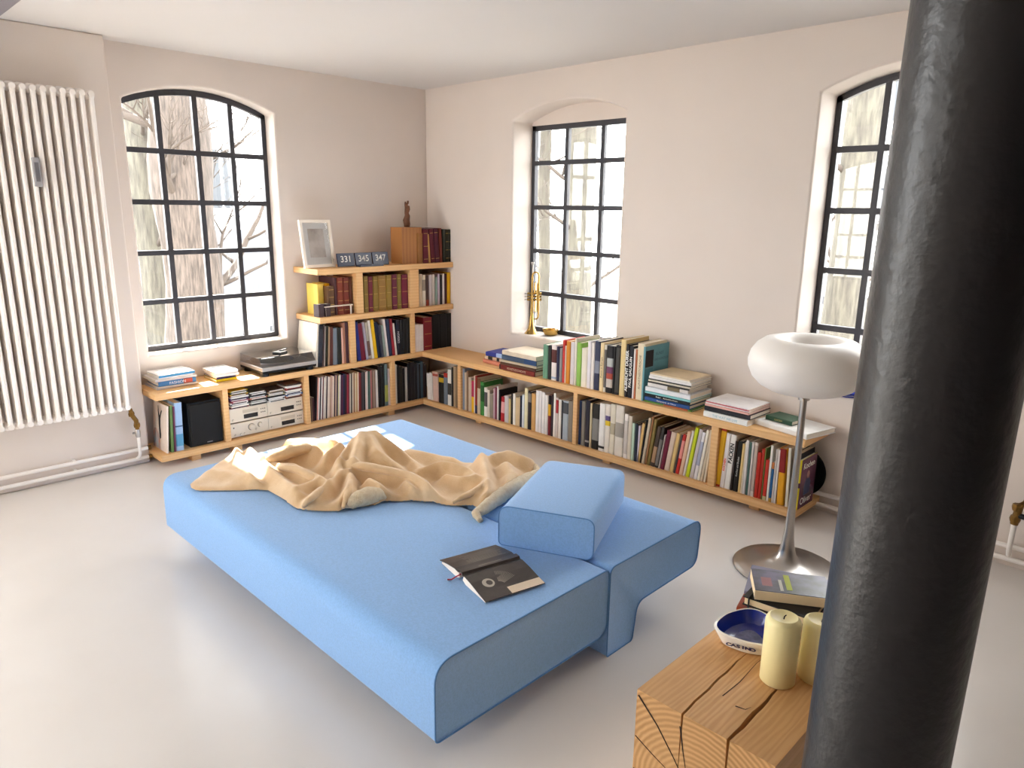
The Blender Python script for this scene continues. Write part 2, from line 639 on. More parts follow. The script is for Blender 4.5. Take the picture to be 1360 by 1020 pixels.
def module(name, poly, ends=0.04):
    """extruded profile with softly rounded ends"""
    cy = sum(p[0] for p in poly) / len(poly)
    g = G()
    n = len(poly)
    rings = []
    cen = Vector((sum(p[0] for p in poly) / n, sum(p[1] for p in poly) / n))

    def inset(d):
        res = []
        for i in range(n):
            a, b, c = Vector(poly[i - 1]), Vector(poly[i]), Vector(poly[(i + 1) % n])
            t = ((b - a).normalized() + (c - b).normalized()).normalized()
            nn = Vector((-t.y, t.x))
            res.append(b + nn * d)
        return res
    K = 4
    for k in range(K + 1):
        a = math.pi / 2 * k / K
        rings.append((BX0 + ends * (1 - math.sin(a)), inset(ends * (1 - math.cos(a)) * 0 + ends * (1 - math.sin(a)) * 0.0 + ends * (1 - math.sin(a)) ** 2)))
    nx = 24
    for k in range(1, nx):
        rings.append((BX0 + ends + (BX1 - BX0 - 2 * ends) * k / nx, [Vector(p) for p in poly]))
    for k in range(K, -1, -1):
        a = math.pi / 2 * k / K
        rings.append((BX1 - 0.006 * (1 - math.sin(a)), inset(0.006 * (1 - math.sin(a)) ** 2)))
    vs = [(x - BM.x, p.x - BM.y, p.y) for x, r in rings for p in r]
    fs = []
    for j in range(len(rings) - 1):
        for i in range(n):
            fs.append((j * n + i, j * n + (i + 1) % n, (j + 1) * n + (i + 1) % n, (j + 1) * n + i))
    fs.append(tuple(range(n)))
    fs.append(tuple((len(rings) - 1) * n + i for i in reversed(range(n))))
    g.add(vs, fs)
    return g.obj(name, BLUE, bed, smooth=True, angle=50)


sm = module('seat_module', seatp)
bm_ = module('back_module', backp)
for par, poly in ((sm, seatp), (bm_, backp)):
    for xx in (BX1 - 0.001,):
        g = G()
        pts = [(xx - BM.x, p[0] - BM.y, p[1]) for p in poly]
        g.tube(pts + [pts[0]], 0.0026, 5)
        g.obj('piping', PIPING, par, smooth=True)
for x in (BX0 + 0.3, BX1 - 0.3):
    for y in (-2.45, -2.05):
        g = G()
        g.lathe([(0.03, 0), (0.03, 0.102)], 12, M=TR(x - BM.x, y - BM.y, 0))
        g.obj('foot', BLACK, bed, smooth=True)

# cushion
cu = thing('back_cushion', 'loose blue felt block cushion lying askew on the daybed', 'cushion', (3.006, -1.722, 0.354), R(24.6))
g = G()
lx, ly, lz = 0.36, 0.545, 0.155
prof = rpoly([(-lx / 2, 0.0, 0.02), (lx / 2, 0.0, 0.035), (lx / 2, lz, 0.035), (-lx / 2, lz, 0.045)], 6)
n = len(prof)
rings = []
for k, (yy, s_) in enumerate(((-ly / 2, 0.985), (-ly / 2 + 0.004, 0.998), (-ly / 2 + 0.01, 1), (-ly / 4, 1.0), (0, 1.004), (ly / 4, 1.0), (ly / 2 - 0.02, 1), (ly / 2 - 0.006, 0.985), (ly / 2, 0.95))):
    rings.append([(a * s_, yy, (b - lz / 2) * s_ + lz / 2) for a, b in prof])
g.add([p for r_ in rings for p in r_], [(j * n + i, j * n + (i + 1) % n, (j + 1) * n + (i + 1) % n, (j + 1) * n + i) for j in range(len(rings) - 1) for i in range(n)]
      + [tuple(range(n)), tuple((len(rings) - 1) * n + i for i in reversed(range(n)))])
cb = g.obj('cushion_cover', BLUE, cu, smooth=True, angle=50)
g = G()
g.tube([(p[0] * 1.001, -ly / 2 + 0.001, p[2]) for p in rings[1]] + [(rings[1][0][0] * 1.001, -ly / 2 + 0.001, rings[1][0][2])], 0.0024, 5)
g.obj('piping', PIPING, cb, smooth=True)

# ------------------------------------------------------------------ blanket (height field over traced crests)
ZS = 0.354
front = [(252, 645), (254, 650), (261, 653), (290, 653), (313, 653), (335, 652.5), (355, 653), (366, 659.5), (378, 667), (391, 676), (402, 679.5), (425, 680.5), (452, 681),
         (460, 677), (470, 675), (481, 675), (501, 672), (511, 668), (543, 667), (572, 669), (595, 673), (627, 674), (640, 679), (652, 676), (664, 670), (687, 655), (716, 632)]
backo = [(716, 622, 0.03), (708, 613, 0.05), (690, 608, 0.07), (675, 602, 0.085), (658, 603, 0.075), (644, 602, 0.08), (625, 605, 0.06), (608, 610, 0.05), (587, 602, 0.05), (553, 597, 0.04), (539, 592, 0.05), (522, 583, 0.10),
         (503, 574, 0.14), (488, 573, 0.145), (473, 575, 0.14), (454, 583, 0.10), (423, 584, 0.085), (399, 582, 0.085), (377, 584, 0.075), (360, 594, 0.06), (332, 597, 0.05), (314, 597.5, 0.055), (299, 602, 0.04), (285, 614, 0.02), (274, 625, 0.012), (256, 639, 0.008)]
poly = [at(u, v, 2, ZS).to_2d() for u, v in front]
poly += [at(u, v, 2, ZS + h).to_2d() + Vector((-0.6, 0.6)) * (0.045 * min(1, h / 0.05)) for u, v, h in backo]
RIDGES = [
    ([(352, 612, .07), (372, 602, .085), (404, 594, .1), (420, 596, .095), (430, 604, .06)], .035),
    ([(377, 586, .06), (400, 585, .07), (424, 588, .08), (446, 588, .09)], .04),
    ([(358, 619, .045), (375, 620, .06), (391, 621, .065), (412, 631, .06), (437, 643, .05)], .028),
    ([(347, 615, .06), (356, 622, .055), (372, 637, .045), (385, 648, .04), (398, 660, .03)], .028),
    ([(467, 590, .12), (459, 600, .11), (450, 614, .095), (449, 622, .085)], .035),
    ([(430, 618, .05), (436, 604, .08), (452, 590, .1)], .035),
    ([(500, 577, .15), (512, 586, .13), (530, 600, .09), (547, 613, .06), (556, 624, .05)], .04),
    ([(478, 578, .15), (476, 592, .14), (470, 614, .1)], .045),
    ([(490, 577, .15), (500, 600, .12), (520, 616, .08)], .06),
    ([(448, 617, .08), (466, 618, .085), (486, 619, .09), (518, 625, .08), (543, 630, .075), (566, 643, .065), (577, 655, .05), (576, 664, .03)], .026),
    ([(538, 642, .05), (552, 652, .05), (566, 662, .035)], .02),
    ([(556, 627, .05), (570, 620, .07), (585, 616, .08), (604, 620, .08), (622, 627, .07), (633, 637, .06)], .03),
    ([(592, 634, .05), (612, 640, .05), (634, 640, .055)], .025),
    ([(640, 606, .08), (644, 620, .075), (648, 637, .07), (650, 655, .06), (638, 668, .04)], .035),
    ([(608, 668, .03), (620, 658, .05), (636, 652, .055), (646, 645, .06)], .025),
    ([(657, 607, .075), (675, 604, .08), (690, 610, .07), (704, 616, .05)], .045),
    ([(672, 620, .07), (680, 632, .06), (672, 650, .045)], .05),
    ([(437, 643, .06), (425, 652, .055), (412, 662, .045), (402, 672, .03)], .025),
    ([(437, 643, .06), (450, 630, .07), (462, 625, .08)], .025),
    ([(466, 630, .075), (463, 645, .07), (460, 660, .055), (455, 675, .03)], .025),
    ([(314, 599, .05), (318, 612, .045), (325, 626, .04), (338, 640, .035), (352, 648, .03)], .02),
    ([(332, 599, .055), (340, 610, .06), (347, 616, .06)], .03),
    ([(281, 628, .018), (300, 632, .016), (330, 640, .02)], .03),
    ([(392, 655, .035), (410, 645, .045), (425, 640, .05)], .025),
    ([(545, 600, .04), (570, 606, .045), (600, 612, .05)], .05),
    ([(490, 640, .06), (505, 648, .055), (515, 660, .04)], .03),
]
RL = []
for pts, wd in RIDGES:
    RL.append(([(at(u, v, 2, ZS + h).to_2d(), h) for u, v, h in pts], wd))


def seg_d(p, a, b):
    ab = b - a
    t = max(0, min(1, (p - a).dot(ab) / max(ab.length_squared, 1e-9)))
    return (p - a - ab * t).length, t


def in_poly(p, pl):
    c = False
    n_ = len(pl)
    for i in range(n_):
        a, b = pl[i], pl[i - 1]
        if (a.y > p.y) != (b.y > p.y) and p.x < (b.x - a.x) * (p.y - a.y) / (b.y - a.y) + a.x:
            c = not c
    return c


def edge_near(p, pl):
    best, q = 9, None
    for i in range(len(pl)):
        a, b = pl[i - 1], pl[i]
        d, t = seg_d(p, a, b)
        if d < best:
            best, q = d, a + (b - a) * t
    return best, q


def bheight(p):
    s_ = 0.0
    for pts, wd in RL:
        bd, bh = 9, 0
        for (a, ha), (b, hb) in zip(pts, pts[1:]):
            d, t = seg_d(p, a, b)
            if d < bd:
                bd, bh = d, ha + (hb - ha) * t
        if bd < wd * 4:
            s_ += (bh * math.exp(-(bd / (wd * 1.12)) ** 1.75)) ** 3.6
    nz = noise.noise(Vector((p.x * 14, p.y * 14, 0.3))) * 0.006 + noise.noise(Vector((p.x * 5, p.y * 5, 2.3))) * 0.010
    return 0.020 + nz + s_ ** (1 / 3.6)


xs = [p.x for p in poly]
ys = [p.y for p in poly]
ST = 0.0095
NX, NY = int((max(xs) - min(xs)) / ST) + 2, int((max(ys) - min(ys)) / ST) + 2
ox, oy = min(xs) - ST / 2, min(ys) - ST / 2
inside = {}
for i in range(NX + 1):
    for j in range(NY + 1):
        p = Vector((ox + i * ST, oy + j * ST))
        if in_poly(p, poly):
            inside[i, j] = p
vid, verts, faces = {}, [], []
cells = [(i, j) for i in range(NX) for j in range(NY) if sum(((a, b) in inside) for a in (i, i + 1) for b in (j, j + 1)) >= 3]
need = {(a, b) for i, j in cells for a in (i, i + 1) for b in (j, j + 1)}
cellset = set(cells)
for k in sorted(need):
    p = inside.get(k) or Vector((ox + k[0] * ST, oy + k[1] * ST))
    d, q = edge_near(p, poly)
    bnd = k not in inside or any((k[0] - a, k[1] - b) not in cellset for a in (0, 1) for b in (0, 1))
    if bnd:
        p, d = q, 0.0
    f = min(1, d / 0.035)
    f = math.sqrt(1 - (1 - f) ** 2)
    vid[k] = len(verts)
    verts.append((p.x, p.y, ZS + 0.004 + (bheight(p) - 0.004) * f))
for i, j in cells:
    faces.append((vid[i, j], vid[i + 1, j], vid[i + 1, j + 1], vid[i, j + 1]))
bl = thing('blanket', 'crumpled beige fleece blanket thrown across the daybed', 'blanket', (2.1, -2.1, ZS))
g = G()
g.add([(x - 2.1, y + 2.1, z - ZS) for x, y, z in verts], faces)
bo = g.obj('blanket_cloth', BEIGE, bl, smooth=True, angle=180)
md = bo.modifiers.new('soften', 'SMOOTH')
md.factor = 0.5
md.iterations = 2
sb = bo.modifiers.new('subdivide', 'SUBSURF')
sb.levels = sb.render_levels = 1


def fuzzy_tube(name, pts, r, parent, mt, seed):
    """fleece roll: lumpy tube along points given as (u, v, z)"""
    g_ = G()
    P = [at(u, v, 2, z) - bl.location for u, v, z in pts]
    Q, RR = [], []
    for a, b, ra, rb in zip(P, P[1:], r, r[1:]):
        for k in range(6):
            t = k / 6
            Q.append(a + (b - a) * t)
            RR.append(ra + (rb - ra) * t)
    Q.append(P[-1])
    RR.append(r[-1])
    g_.tube(Q, RR, 14)
    g_.v = [tuple(Vector(p) + noise.noise_vector(Vector(p) * 45 + Vector((seed, 0, 0))) * 0.005) for p in g_.v]
    return g_.obj(name, mt, parent, smooth=True, angle=180)


FOLDS = [
    ([(345, 618, .395), (360, 609, .41), (383, 600, .425), (406, 595, .428), (426, 602, .41)], [.014, .030, .034, .030, .010]),
    ([(449, 618, .405), (466, 618, .415), (486, 620, .42), (518, 626, .408), (545, 632, .40), (566, 644, .388), (577, 657, .372)], [.010, .018, .022, .02, .02, .018, .008]),
    ([(360, 621, .385), (378, 621, .395), (395, 624, .395), (415, 634, .39), (434, 643, .38)], [.008, .018, .02, .018, .008]),
    ([(440, 640, .39), (424, 653, .385), (412, 663, .378), (402, 673, .366)], [.008, .018, .016, .008]),
    ([(466, 632, .405), (464, 646, .398), (461, 661, .38), (455, 675, .366)], [.008, .018, .018, .008]),
    ([(600, 668, .368), (618, 658, .378), (636, 650, .388), (648, 640, .395), (648, 622, .41)], [.006, .014, .018, .018, .010]),
]
for k_, (pts_, rad_) in enumerate(FOLDS):
    lift = [.01] + [.026] * (len(pts_) - 2) + [.008]
    fo = fuzzy_tube('fold', [(u, v, z + l) for (u, v, z), l in zip(pts_, lift)], rad_, bl, BEIGE, 20 + k_)
    sm_ = fo.modifiers.new('soften', 'SMOOTH')
    sm_.factor, sm_.iterations = 0.5, 4
fuzzy_tube('fleece_hem', [(638, 692, .362), (632, 682, .372), (642, 676, .38), (658, 664, .385), (680, 648, .39), (700, 636, .39), (716, 628, .385), (709, 617, .40)],
           [.010, .018, .025, .03, .03, .027, .02, .010], bl, CREAMF, 3)
fuzzy_tube('fleece_lining', [(458, 672, .37), (466, 668, .385), (478, 662, .395), (490, 658, .398), (502, 657, .39), (512, 662, .37)], [.008, .026, .036, .038, .03, .01], bl, CREAMF, 9)

# ------------------------------------------------------------------ open book face down on the daybed
S0, S1 = Vector((3.065, -2.329)), Vector((3.116, -2.106))
sdir = (S1 - S0).normalized()
bk = thing('open_book', 'dark hardback lying open face down on the daybed', 'book', (S0.x, S0.y, 0.354), math.atan2(sdir.y, sdir.x))
LB = 0.228
COVD = mat('dark book jacket', '4a4340', 0.3, var=0.25, scale=30)
# local x along spine, +y towards back cover
top = [(-0.168, 0.009), (-0.12, 0.017), (-0.07, 0.027), (-0.03, 0.032), (-0.016, 0.030), (-0.011, 0.038), (0.011, 0.038), (0.016, 0.029), (0.04, 0.031), (0.09, 0.024), (0.15, 0.012)]
g = G()
m_ = len(top)
vs = [(0, y, z) for y, z in top] + [(LB, y, z) for y, z in top] + [(0, y, z - 0.0025) for y, z in top] + [(LB, y, z - 0.0025) for y, z in top]
fs = []
for i in range(m_ - 1):
    fs += [(i, i + 1, m_ + i + 1, m_ + i), (2 * m_ + i, 3 * m_ + i, 3 * m_ + i + 1, 2 * m_ + i + 1), (i, 2 * m_ + i, 2 * m_ + i + 1, i + 1), (m_ + i, m_ + i + 1, 3 * m_ + i + 1, 3 * m_ + i)]
fs += [(0, m_, 3 * m_, 2 * m_), (m_ - 1, 3 * m_ - 1, 4 * m_ - 1, 2 * m_ - 1)]
g.add(vs, fs)
cov = g.obj('cover', COVD, bk)
PG = mat('white page edges', 'f1e6dc', 0.9)
for sgn, lst in ((-1, [(-0.160, 0.0005), (-0.160, 0.0075), (-0.12, 0.0142), (-0.07, 0.0242), (-0.018, 0.0275), (-0.010, 0.008), (-0.03, 0.0)]),
                 (1, [(0.142, 0.0005), (0.142, 0.0105), (0.09, 0.0212), (0.04, 0.0282), (0.018, 0.0262), (0.010, 0.008), (0.03, 0.0)])):
    g = G()
    g.prism(lst if sgn > 0 else lst, 0.004, LB - 0.004, ax=0)
    g.obj('page_block', PG, bk)
g = G()
g.tube([(0.01, 0.01, 0.02), (-0.008, 0.016, 0.012), (-0.022, 0.02, 0.004), (-0.032, 0.03, 0.002)], 0.0022, 6)
g.obj('ribbon', mat('red ribbon', 'b0203a', 0.6), bk, smooth=True)


def on_cover(y):
    for (a, za), (b, zb) in zip(top, top[1:]):
        if a <= y <= b:
            return za + (zb - za) * (y - a) / (b - a)
    return 0.01


# front cover print: pale ring, hatch fan and a cream band along the fore edge; back cover text block
g = G()
K = 28
vs, fs = [], []
for k in range(K):
    a = 2 * math.pi * k / K
    for rr in (0.021, 0.011 + 0.004 * math.cos(a)):
        x, y = 0.055 + rr * math.cos(a), -0.092 + rr * math.sin(a)
        vs.append((x, y, on_cover(y) + 0.0006))
fs = [(2 * k, 2 * ((k + 1) % K), 2 * ((k + 1) % K) + 1, 2 * k + 1) for k in range(K)]
g.add(vs, fs)
g.obj('printed_ring', mat('pale grey print', 'b9b2a8', 0.4), cov)
g = G()
vs = []
for k in range(11):
    y = -0.168 + 0.034 * k / 10
    vs += [(0.10, y, on_cover(y) + 0.0006), (LB - 0.001, y, on_cover(y) + 0.0006)]
g.add(vs, [(2 * k, 2 * k + 1, 2 * k + 3, 2 * k + 2) for k in range(10)])
g.obj('printed_band', mat('cream print', 'e6d4bc', 0.5), cov)
g = G()
for k in range(10):
    y = 0.045 + 0.008 * k
    x0 = 0.06 if k % 4 else 0.075
    g.add([(x0, y, on_cover(y) + 0.0006), (LB - 0.02 - (k * 37 % 5) * 0.006, y, on_cover(y) + 0.0006), (LB - 0.02 - (k * 37 % 5) * 0.006, y + 0.0028, on_cover(y + 0.0028) + 0.0006), (x0, y + 0.0028, on_cover(y + 0.0028) + 0.0006)], [(0, 1, 2, 3)])
g.add([(0.07, -0.002, 0.0386), (0.16, -0.002, 0.0386), (0.16, 0.001, 0.0386), (0.07, 0.001, 0.0386)], [(0, 1, 2, 3)])
for k in range(14):
    a = R(20 + k * 4.2)
    c, s_ = math.cos(a), math.sin(a)
    p0 = Vector((0.085 + 0.02 * c, -0.118 + 0.02 * s_))
    p1 = Vector((0.085 + 0.075 * c, -0.118 + 0.075 * s_))
    q = Vector((-s_, c)) * 0.0008
    g.add([(*(p0 - q), on_cover(p0.y - q.y) + 0.0006), (*(p1 - q), on_cover(p1.y - q.y) + 0.0008), (*(p1 + q), on_cover(p1.y + q.y) + 0.0008), (*(p0 + q), on_cover(p0.y + q.y) + 0.0006)], [(0, 1, 2, 3)])
g.obj('printed_lines', mat('grey print lines', '8f877e', 0.5), cov)

# ------------------------------------------------------------------ floor lamp
LP = (3.512, -0.772)
lamp = thing('floor_lamp', 'white opal ring-shaped floor lamp on a slim aluminium trumpet stand', 'lamp', (LP[0], LP[1], 0))
g = G()
g.lathe([(0.225, 0), (0.228, 0.006), (0.222, 0.012), (0.17, 0.018), (0.11, 0.026), (0.065, 0.042), (0.042, 0.068), (0.03, 0.105), (0.022, 0.17), (0.017, 0.28), (0.0148, 0.45), (0.0140, 0.84)], 56)
g.obj('stand', CHROME, lamp, smooth=True)
g = G()
prof = []
for k in range(41):
    a = math.pi * (1.5 + 2 * k / 40)
    ca, sa = math.cos(a), math.sin(a)
    prof.append((0.118 + 0.128 * (abs(ca) ** 0.85) * (1 if ca > 0 else -1), 0.938 + 0.118 * (abs(sa) ** 0.95) * (1 if sa > 0 else -1)))
prof = [(max(r_, 0.03), z) for r_, z in prof]
outer = [(r_, z) for r_, z in prof if True]
# outer skin from the bottom collar round to a shallow dish on top
skin = [(0.02, 0.815), (0.06, 0.816), (0.105, 0.821), (0.15, 0.832), (0.19, 0.853), (0.222, 0.885), (0.240, 0.925), (0.243, 0.955), (0.234, 0.992), (0.212, 1.025), (0.182, 1.047), (0.152, 1.055), (0.125, 1.051), (0.104, 1.036), (0.088, 1.015), (0.07, 1.0), (0.04, 0.994), (0.0, 0.993)]
g.lathe(skin, 64)
OPAL = mat('opal glass', 'f1ede8', 0.42)
nt = OPAL.node_tree
pb = nt.nodes['Principled BSDF']
pb.inputs['Subsurface Weight'].default_value = 0.35
pb.inputs['Subsurface Radius'].default_value = (0.05, 0.05, 0.05)
g.obj('lamp_shade', OPAL, lamp, smooth=True, angle=180)
g = G()
g.lathe([(0.024, 0.79), (0.024, 0.82)], 24)
g.obj('collar', CHROME, lamp, smooth=True)

# ------------------------------------------------------------------ oak block table and the things on it
OX0, OX1, OY0, OY1, OZ = 3.96, 4.272, -2.603, -2.0, 0.56
OAK = rings_mat('oak long grain', 'd6a871', 'c08c52', 16, kind='BANDS', axis='X', distort=9, dscale=1.6, stretch=(1.6, 0.16, 1.6), rough=0.5)
OAKE = rings_mat('oak end grain', 'd3a56f', '96652f', 26, center=(0.0, 0, 0.37), kind='RINGS', axis='Y', distort=1.2, dscale=2.0, rough=0.6)
CRACK = mat('crack shadow wood', '2a1a0e', 0.9)
blk = thing('oak_block', 'squared oak beam block used as a side table, cracked along the grain', 'side table', ((OX0 + OX1) / 2, (OY0 + OY1) / 2, 0))
hx, hy = (OX1 - OX0) / 2, (OY1 - OY0) / 2
# the body is split by real cracks: top outline cut into strips with narrow gaps
cracks = [[(-0.055, 0.40), (-0.05, 0.75), (-0.045, 1.0)], [(0.055, 0.0), (0.05, 0.35), (0.058, 0.7), (0.06, 1.0)]]


def crack_x(i, t):
    pts = cracks[i]
    for (xa, ta), (xb, tb) in zip(pts, pts[1:]):
        if ta <= t <= tb:
            return xa + (xb - xa) * (t - ta) / (tb - ta)
    return pts[0][0] if t < pts[0][1] else pts[-1][0]


def crack_w(i, t):
    """half width, t = 1 at the near end"""
    if i == 0:
        return 0.0 if t < 0.42 else 0.0026 * min(1, (t - 0.42) * 4)
    return 0.0045 * (0.45 + 0.55 * t) * (1 + 0.3 * math.sin(t * 17))


g = G()
NYB = 22
CDP = 0.16        # crack depth
xsb = ['L', ('c', 0, -1), ('c', 0, 1), ('c', 1, -1), ('c', 1, 1), 'R']


def bx_(e, t):
    if e == 'L':
        return -hx
    if e == 'R':
        return hx
    return crack_x(e[1], t) + e[2] * max(crack_w(e[1], t), 0.0003) + 0.0012 * math.sin(t * 40 + e[1] * 3)


for k in range(NYB):
    t0, t1 = k / NYB, (k + 1) / NYB
    y0, y1 = hy - 2 * hy * t0, hy - 2 * hy * t1
    for a, b in (('L', xsb[1]), (xsb[2], xsb[3]), (xsb[4], 'R')):
        g.add([(bx_(a, t0), y0, OZ), (bx_(b, t0), y0, OZ), (bx_(b, t1), y1, OZ), (bx_(a, t1), y1, OZ)], [(0, 1, 2, 3)], 0)
    for i in (0, 1):
        for s_ in (-1, 1):
            e = ('c', i, s_)
            mid = (crack_x(i, t0), crack_x(i, t1))
            g.add([(bx_(e, t0), y0, OZ), (bx_(e, t1), y1, OZ), (mid[1], y1, OZ - CDP), (mid[0], y0, OZ - CDP)], [(0, 1, 2, 3)], 0)
# near end-grain face with the radial cracks opening in it
for a, b in (('L', xsb[1]), (xsb[2], xsb[3]), (xsb[4], 'R')):
    lo = {'L': -hx, 'R': hx}
    xa, xb = bx_(a, 1), bx_(b, 1)
    xa2 = -hx if a == 'L' else cracks[a[1]][-1][0]
    xb2 = hx if b == 'R' else cracks[b[1]][-1][0]
    g.add([(xa, -hy, OZ), (xb, -hy, OZ), (xb2, -hy, OZ - CDP), (xa2, -hy, OZ - CDP)], [(3, 2, 1, 0)], 1)
    g.add([(xa2, -hy, OZ - CDP), (xb2, -hy, OZ - CDP), (xb2, -hy, 0), (xa2, -hy, 0)], [(3, 2, 1, 0)], 1)
g.add([(-hx, -hy, 0), (-hx, hy, 0), (-hx, hy, OZ), (-hx, -hy, OZ)], [(0, 1, 2, 3)], 0)
g.add([(hx, -hy, 0), (hx, hy, 0), (hx, hy, OZ), (hx, -hy, OZ)], [(3, 2, 1, 0)], 0)
g.add([(-hx, hy, 0), (hx, hy, 0), (hx, hy, OZ), (-hx, hy, OZ)], [(0, 1, 2, 3)], 1)
g.add([(-hx, -hy, 0), (hx, -hy, 0), (hx, hy, 0), (-hx, hy, 0)], [(0, 1, 2, 3)], 0)
g.obj('beam_body', [OAK, OAKE], blk)


def crack_line(pts, wid, face):
    """thin wedge-shaped check in a face"""
    gg = G()
    n_ = len(pts)
    vs_ = []
    for k, (a, b) in enumerate(pts):
        ww = wid * (1 - k / (n_ - 1)) + 0.0003
        d = Vector(pts[min(k + 1, n_ - 1)]) - Vector(pts[max(k - 1, 0)])
        q = Vector((-d.y, d.x)).normalized() * ww
        for s_ in (-1, 1):
            aa, bb = a + q.x * s_, b + q.y * s_
            vs_.append((aa, -hy - 0.0006, bb) if face == 'end' else (aa, bb, OZ + 0.0006))
    gg.add(vs_, [(2 * k, 2 * k + 1, 2 * k + 3, 2 * k + 2) for k in range(n_ - 1)])
    gg.obj('crack', CRACK, blk)


crack_line([(-hx + 0.004, OZ - 0.012), (-0.10, OZ - 0.06), (-0.055, OZ - 0.115), (-0.03, OZ - 0.15), (0.0, OZ - 0.19)], 0.0022, 'end')
crack_line([(-hx + 0.002, OZ - 0.115), (-0.11, OZ - 0.135), (-0.06, OZ - 0.155), (-0.02, OZ - 0.18)], 0.0014, 'end')
crack_line([(-hx + 0.002, OZ - 0.2), (-0.09, OZ - 0.205), (-0.02, OZ - 0.2)], 0.0022, 'end')
crack_line([(0.04, OZ - 0.10), (0.02, OZ - 0.15), (0.005, OZ - 0.19)], 0.002, 'end')
crack_line([(-0.047, OZ - 0.03), (-0.035, OZ - 0.09), (-0.02, OZ - 0.15)], 0.0016, 'end')
crack_line([(-0.015, -0.19), (-0.012, -0.12), (-0.018, -0.03), (-0.014, 0.05)], 0.0009, 'top')
crack_line([(0.02, -0.2), (0.04, -0.195), (0.045, -0.18)], 0.0016, 'top')


def candle(label, x, y, h, r):
    c = thing('pillar_candle', label, 'candle', (x, y, OZ), group='pillar candles')
    g_ = G()
    g_.lathe([(r - 0.004, 0), (r, 0.004), (r, h - 0.012), (r - 0.003, h - 0.004), (r - 0.009, h), (r * 0.6, h - 0.003), (r * 0.25, h - 0.006), (0.0, h - 0.007)], 40)
    g_.obj('wax_body', WAX, c, smooth=True, angle=60)
    g_ = G()
    g_.tube([(0, 0, h - 0.008), (0.001, 0, h), (0.004, 0.001, h + 0.004)], 0.0013, 6)
    g_.obj('wick', BLACK, c)


candle('pale yellow pillar candle standing nearest on the oak block', 4.158, -2.355, 0.158, 0.0375)
candle('pale yellow pillar candle half hidden by the black pillar', 4.213, -2.285, 0.145, 0.0375)

# ashtray: rounded triangle dish
ash = thing('ashtray', 'white triangular ashtray lettered in dark blue with a cobalt inside', 'ashtray', (4.045, -2.262, OZ), R(-40))


def tri_r(a, r):
    k = 3 * a
    return r * (1 + 0.10 * math.cos(k) + 0.02 * math.cos(2 * k))


def dish(levels, mt, name, flat=None):
    g_ = G()
    n_ = 60
    vs_ = []
    for r_, z in levels:
        for k in range(n_):
            a = 2 * math.pi * k / n_
            rr = tri_r(a + math.pi / 2, r_)
            vs_.append((rr * math.cos(a), rr * math.sin(a), z))
    fs_ = [(j * n_ + k, j * n_ + (k + 1) % n_, (j + 1) * n_ + (k + 1) % n_, (j + 1) * n_ + k) for j in range(len(levels) - 1) for k in range(n_)]
    fs_ += [tuple(reversed(range(n_)))] if flat != 'last' else [tuple((len(levels) - 1) * n_ + k for k in range(n_))]
    g_.add(vs_, fs_)
    return g_.obj(name, mt, ash, smooth=True)


dish([(0.05, 0.0), (0.062, 0.004), (0.078, 0.036), (0.079, 0.04), (0.076, 0.042), (0.073, 0.041)], WHITE, 'body')
dish([(0.074, 0.0405), (0.071, 0.036), (0.058, 0.012), (0.048, 0.009)], CBLUE, 'glazed_inside', 'last')
dish([(0.033, 0.0092), (0.030, 0.0096)], mat('grey ash smear', '8d93b8', 0.9, var=0.5, scale=60), 'ash_smear', 'last')
INK = mat('dark blue ink', '26285c', 0.5)
for k, ch in enumerate('CASINO'):
    # lettering on the near flat side (local -x/-y side faces the camera)
    s_ = (k - 2.5) * 0.0108 - 0.013
    M_ = RZ(60) @ TR(s_, -0.0668, 0.021) @ RX(116.6)
    text(ch, 0.017, INK, ash, M_, name='letter', bold=0.0009)

# right radiator fragments beside the pillar, low pipes, tall radiator
# ------------------------------------------------------------------ tall radiator


def section_mesh(z0, z1, name='section'):
    g_ = G()
    for xx in (0.0, -0.036, -0.072):
        g_.tube([(xx, 0, z0), (xx, 0, z1)], 0.0122, 10, cap=False)
    for z in (z0 - 0.006, z1 + 0.006):
        g_.box((-0.088, -0.0205, z - 0.022), (0.016, 0.0205, z + 0.022))
    return g_.mesh(name, RADW, smooth=True, bevel=0.0)


RX0 = 0.245
rad = thing('tall_radiator', 'tall white tubular column radiator on the left wall', 'radiator', (RX0, -2.96, 0))
g = G()
zr0, zr1 = 0.405, 2.125
for k in range(24):
    y = -2.452 - 0.0445 * k + 2.96
    gg = G()
    for xx in (0.0, -0.036, -0.072):
        gg.tube([(xx, 0, zr0), (xx, 0, zr1)], 0.0124, 10, cap=False)
    for z in (zr0 - 0.004, zr1 + 0.004):
        gg.tube([(-0.036, -0.0218, z), (-0.036, -0.012, z), (-0.036, 0.012, z), (-0.036, 0.0218, z)], [0.021, 0.0265, 0.0265, 0.021], 12)
        gg.tube([(-0.084, 0, z), (0.012, 0, z)], [0.015, 0.015], 10)
    if k == 0:
        me_sec = gg.mesh('section', RADW, smooth=True)
    o = link('section', me_sec, rad, loc=(0, y, 0))
g = G()
g.box((0.008, 0.19, 1.645), (0.034, 0.222, 1.79))
hm = g.obj('heat_meter', GREYP, rad, bevel=0.004)
g = G()
g.box((0.0342, 0.197, 1.67), (0.0352, 0.215, 1.765))
g.obj('meter_window', mat('meter window', '6b6a6e', 0.3), hm)
val = thing('radiator_valve', 'brass radiator valve joining the tall radiator to the floor pipes', 'valve', (0.21, -2.43, 0))
g = G()
g.tube([(0, 0.0, 0.38), (0.0, 0.01, 0.335), (0.0, 0.026, 0.305), (0.0, 0.028, 0.25)], [0.012, 0.013, 0.014, 0.012], 10)
g.lathe([(0.017, 0.262), (0.019, 0.275), (0.017, 0.288)], 8, M=TR(0, 0.028, 0))
